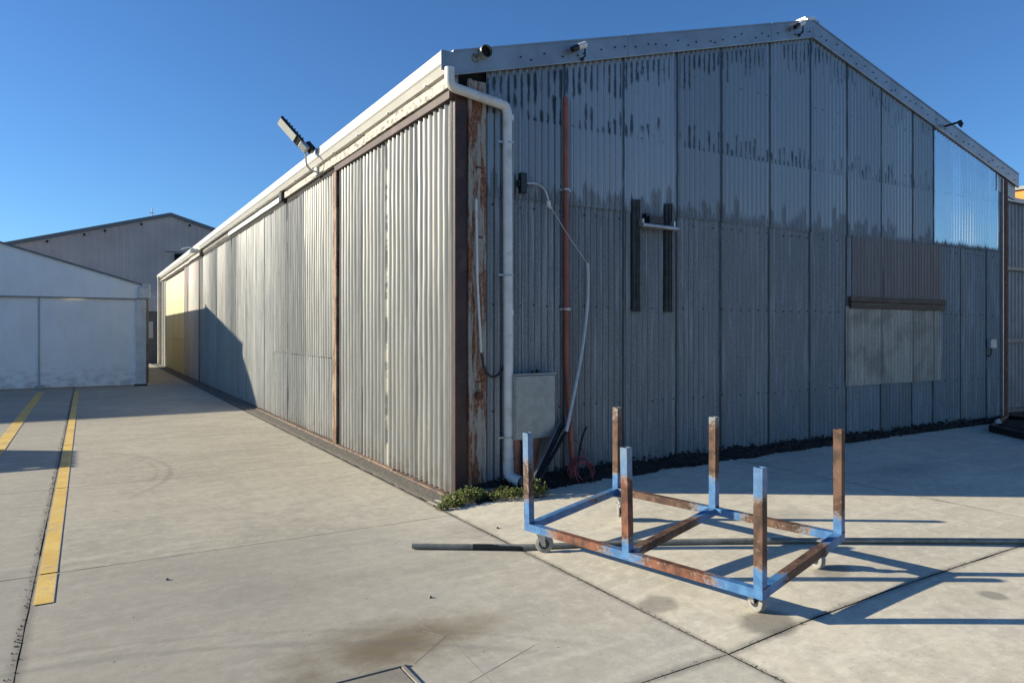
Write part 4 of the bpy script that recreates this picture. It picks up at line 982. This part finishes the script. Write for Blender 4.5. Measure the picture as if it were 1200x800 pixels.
# ------------------------------------------------------------------ warehouse behind
WY = 45.
wh = thing("grey_warehouse", "big brown-grey ribbed metal warehouse rising behind the fabric shed", "warehouse", (1.8, WY, 0))
def wz(x): return 9.12 - .281 * (1.78 - x) if x < 1.78 else 9.12 - .30 * (x - 1.78)
x = -13.8; k = 0
while x < 15.8:
    wd = 1.6; mb = MB(); pr = []
    for r_ in range(4):
        b = x + r_ * .4; pr += [(b, 0), (b + .27, 0), (b + .30, -.05), (b + .37, -.05)]
    pr.append((x + wd, 0))
    for px, d in pr: mb.v += [(px, WY + d, 0), (px, WY + d, wz(px))]
    for i in range(len(pr) - 1): mb.f.append((2 * i, 2 * i + 2, 2 * i + 3, 2 * i + 1))
    mb.build("wall_sheet", M['whs'], wh); x += wd; k += 1
for xa, xb in ((-13.8, 1.78), (1.78, 15.8)):
    a = MB(); a.hexa([(xa, WY - .12, wz(xa) - .18), (xb, WY - .12, wz(xb) - .18), (xb, WY + 25, wz(xb) - .18), (xa, WY + 25, wz(xa) - .18), (xa, WY - .12, wz(xa) + .05), (xb, WY - .12, wz(xb) + .05), (xb, WY + 25, wz(xb) + .05), (xa, WY + 25, wz(xa) + .05)]); a.build("roof_slope", M['whs_trim'], wh)
for x in (-4.9, -3.0, -1.9, .1, 2.9):
    a = MB(); a.tube([(x, WY - .1, wz(x) - .34), (x, WY - .2, wz(x) - .38)], .07, 8); a.build("wall_vent", M['black'], wh)
a = MB(); a.box((2.0, WY - .14, 6.05), (3.6, WY - .06, 6.55)); a.build("window", M['void'], wh)
a = MB(); a.box((1.5, WY - .10, 6.62), (4.2, WY - .06, 6.68)); a.build("window_hood", M['whs_trim'], wh)
mast = thing("roof_mast", "thin pale aerial mast on the warehouse roof", "aerial", (.72, WY + .3, wz(.72)))
a = MB(); a.tube([(.72, WY + .3, wz(.72) + .02), (.72, WY + .3, wz(.72) + .62)], .03, 6); a.tube([(.60, WY + .3, wz(.72) + .3), (.84, WY + .3, wz(.72) + .3)], .025, 6); a.build("mast", M['pvc'], mast)

# small white outbuilding at the end of the passage
ob = thing("white_outbuilding", "little white outbuilding glimpsed down the passage beside the shed", "outbuilding", (-.8, 33, 0))
a = MB(); a.box((-1.9, 33, 0), (.5, 36, 2.5)); a.build("walls", M['whs_trim'], ob)  # walls coloured dark to hold the shade of the passage
mb = MB(); mb.hexa([(-2.0, 32.8, 2.5), (.7, 32.8, 2.5), (.7, 36.2, 2.5), (-2.0, 36.2, 2.5), (-.9, 32.8, 3.0), (.7, 32.8, 3.9), (.7, 36.2, 3.9), (-.9, 36.2, 3.0)]); mb.build("roof", M['white_wall'], ob)
a = MB(); a.box((-1.5, 32.94, .05), (-.75, 32.99, 2.1)); a.build("door", M['neigh'], ob)
a = MB(); a.box((-.5, 32.93, 1.2), (-.1, 32.99, 2.0)); a.build("window", M['lens'], ob)
mbx = thing("passage_meter_box", "grey meter box on a post in the narrow passage", "meter box", (-1.35, 24, 0))
a = MB(); a.box((-1.46, 24, 1.5), (-1.22, 24.2, 2.6)); a.build("box", M['whs_trim'], mbx, bevel=.01)
a = MB(); a.tube([(-1.35, 24.1, .02), (-1.35, 24.1, 1.5)], .05, 8); a.build("post", M['grey_roof'], mbx)

# ------------------------------------------------------------------ neighbours on the right
nb_ = thing("neighbour_wall", "blue-grey sheet metal boundary wall beyond the right end of the gable", "wall", (12.5, .6, 0))
for k in range(6):
    a0 = 10.35 + k * .9
    corrugated("wall_sheet", nb_, M['neigh'], 'x', a0, a0 + .92,   .12, 3.87, .6 - .004 * (k % 2), .13, .012, nz=4)
for z in (1.36, 2.66):
    a = MB(); a.beam((10.3, .555, z), (15.8, .555, z), .05, .06); a.build("rail", M['whs_trim'], nb_)
a = MB(); a.beam((10.3, .56, 3.90), (15.8, .56, 3.90), .10, .08); a.build("capping", M['flash'], nb_)
a = MB(); a.box((10.3, .5, .07), (15.8, .7, .14)); a.build("plinth", M['stone'], nb_)
og = thing("orange_building", "orange walled building showing above the boundary wall at far right", "building", (18, 6, 0))
a = MB(); a.box((16, .9, 0), (24, 14, 4.85)); a.build("walls", M['orange'], og)
a = MB(); a.box((15.93, .83, 4.852), (24.1, 14.1, 4.93)); a.build("roof_edge", M['whs_trim'], og)
a = MB(); a.hexa([(15.96, .9, 4.932), (24, .9, 4.932), (24, 14, 4.932), (15.96, 14, 4.932), (17.4, 1.9, 5.12), (22.6, 1.9, 5.12), (22.6, 13.0, 5.12), (17.4, 13.0, 5.12)]); a.build("roof", M['grey_roof'], og)

ws = thing("reflector_store", "unseen white walled store added beyond the right edge for its reflection in the new zinc sheets", "building", (31, -10, 0))  # added out of view as a pale reflection for the zinc
a = MB(); a.box((26, -26, 0), (36, 2, 5.9)); a.build("walls", M['white_wall'], ws)
a = MB(); a.box((25.8, -26.2, 5.902), (36.2, 2.2, 6.05)); a.build("roof", M['grey_roof'], ws)
for k in range(3):
    a = MB(); a.box((25.94, -22 + k * 8, .05), (25.995, -18.5 + k * 8, 3.2)); a.build("roller_door", M['neigh'], ws)
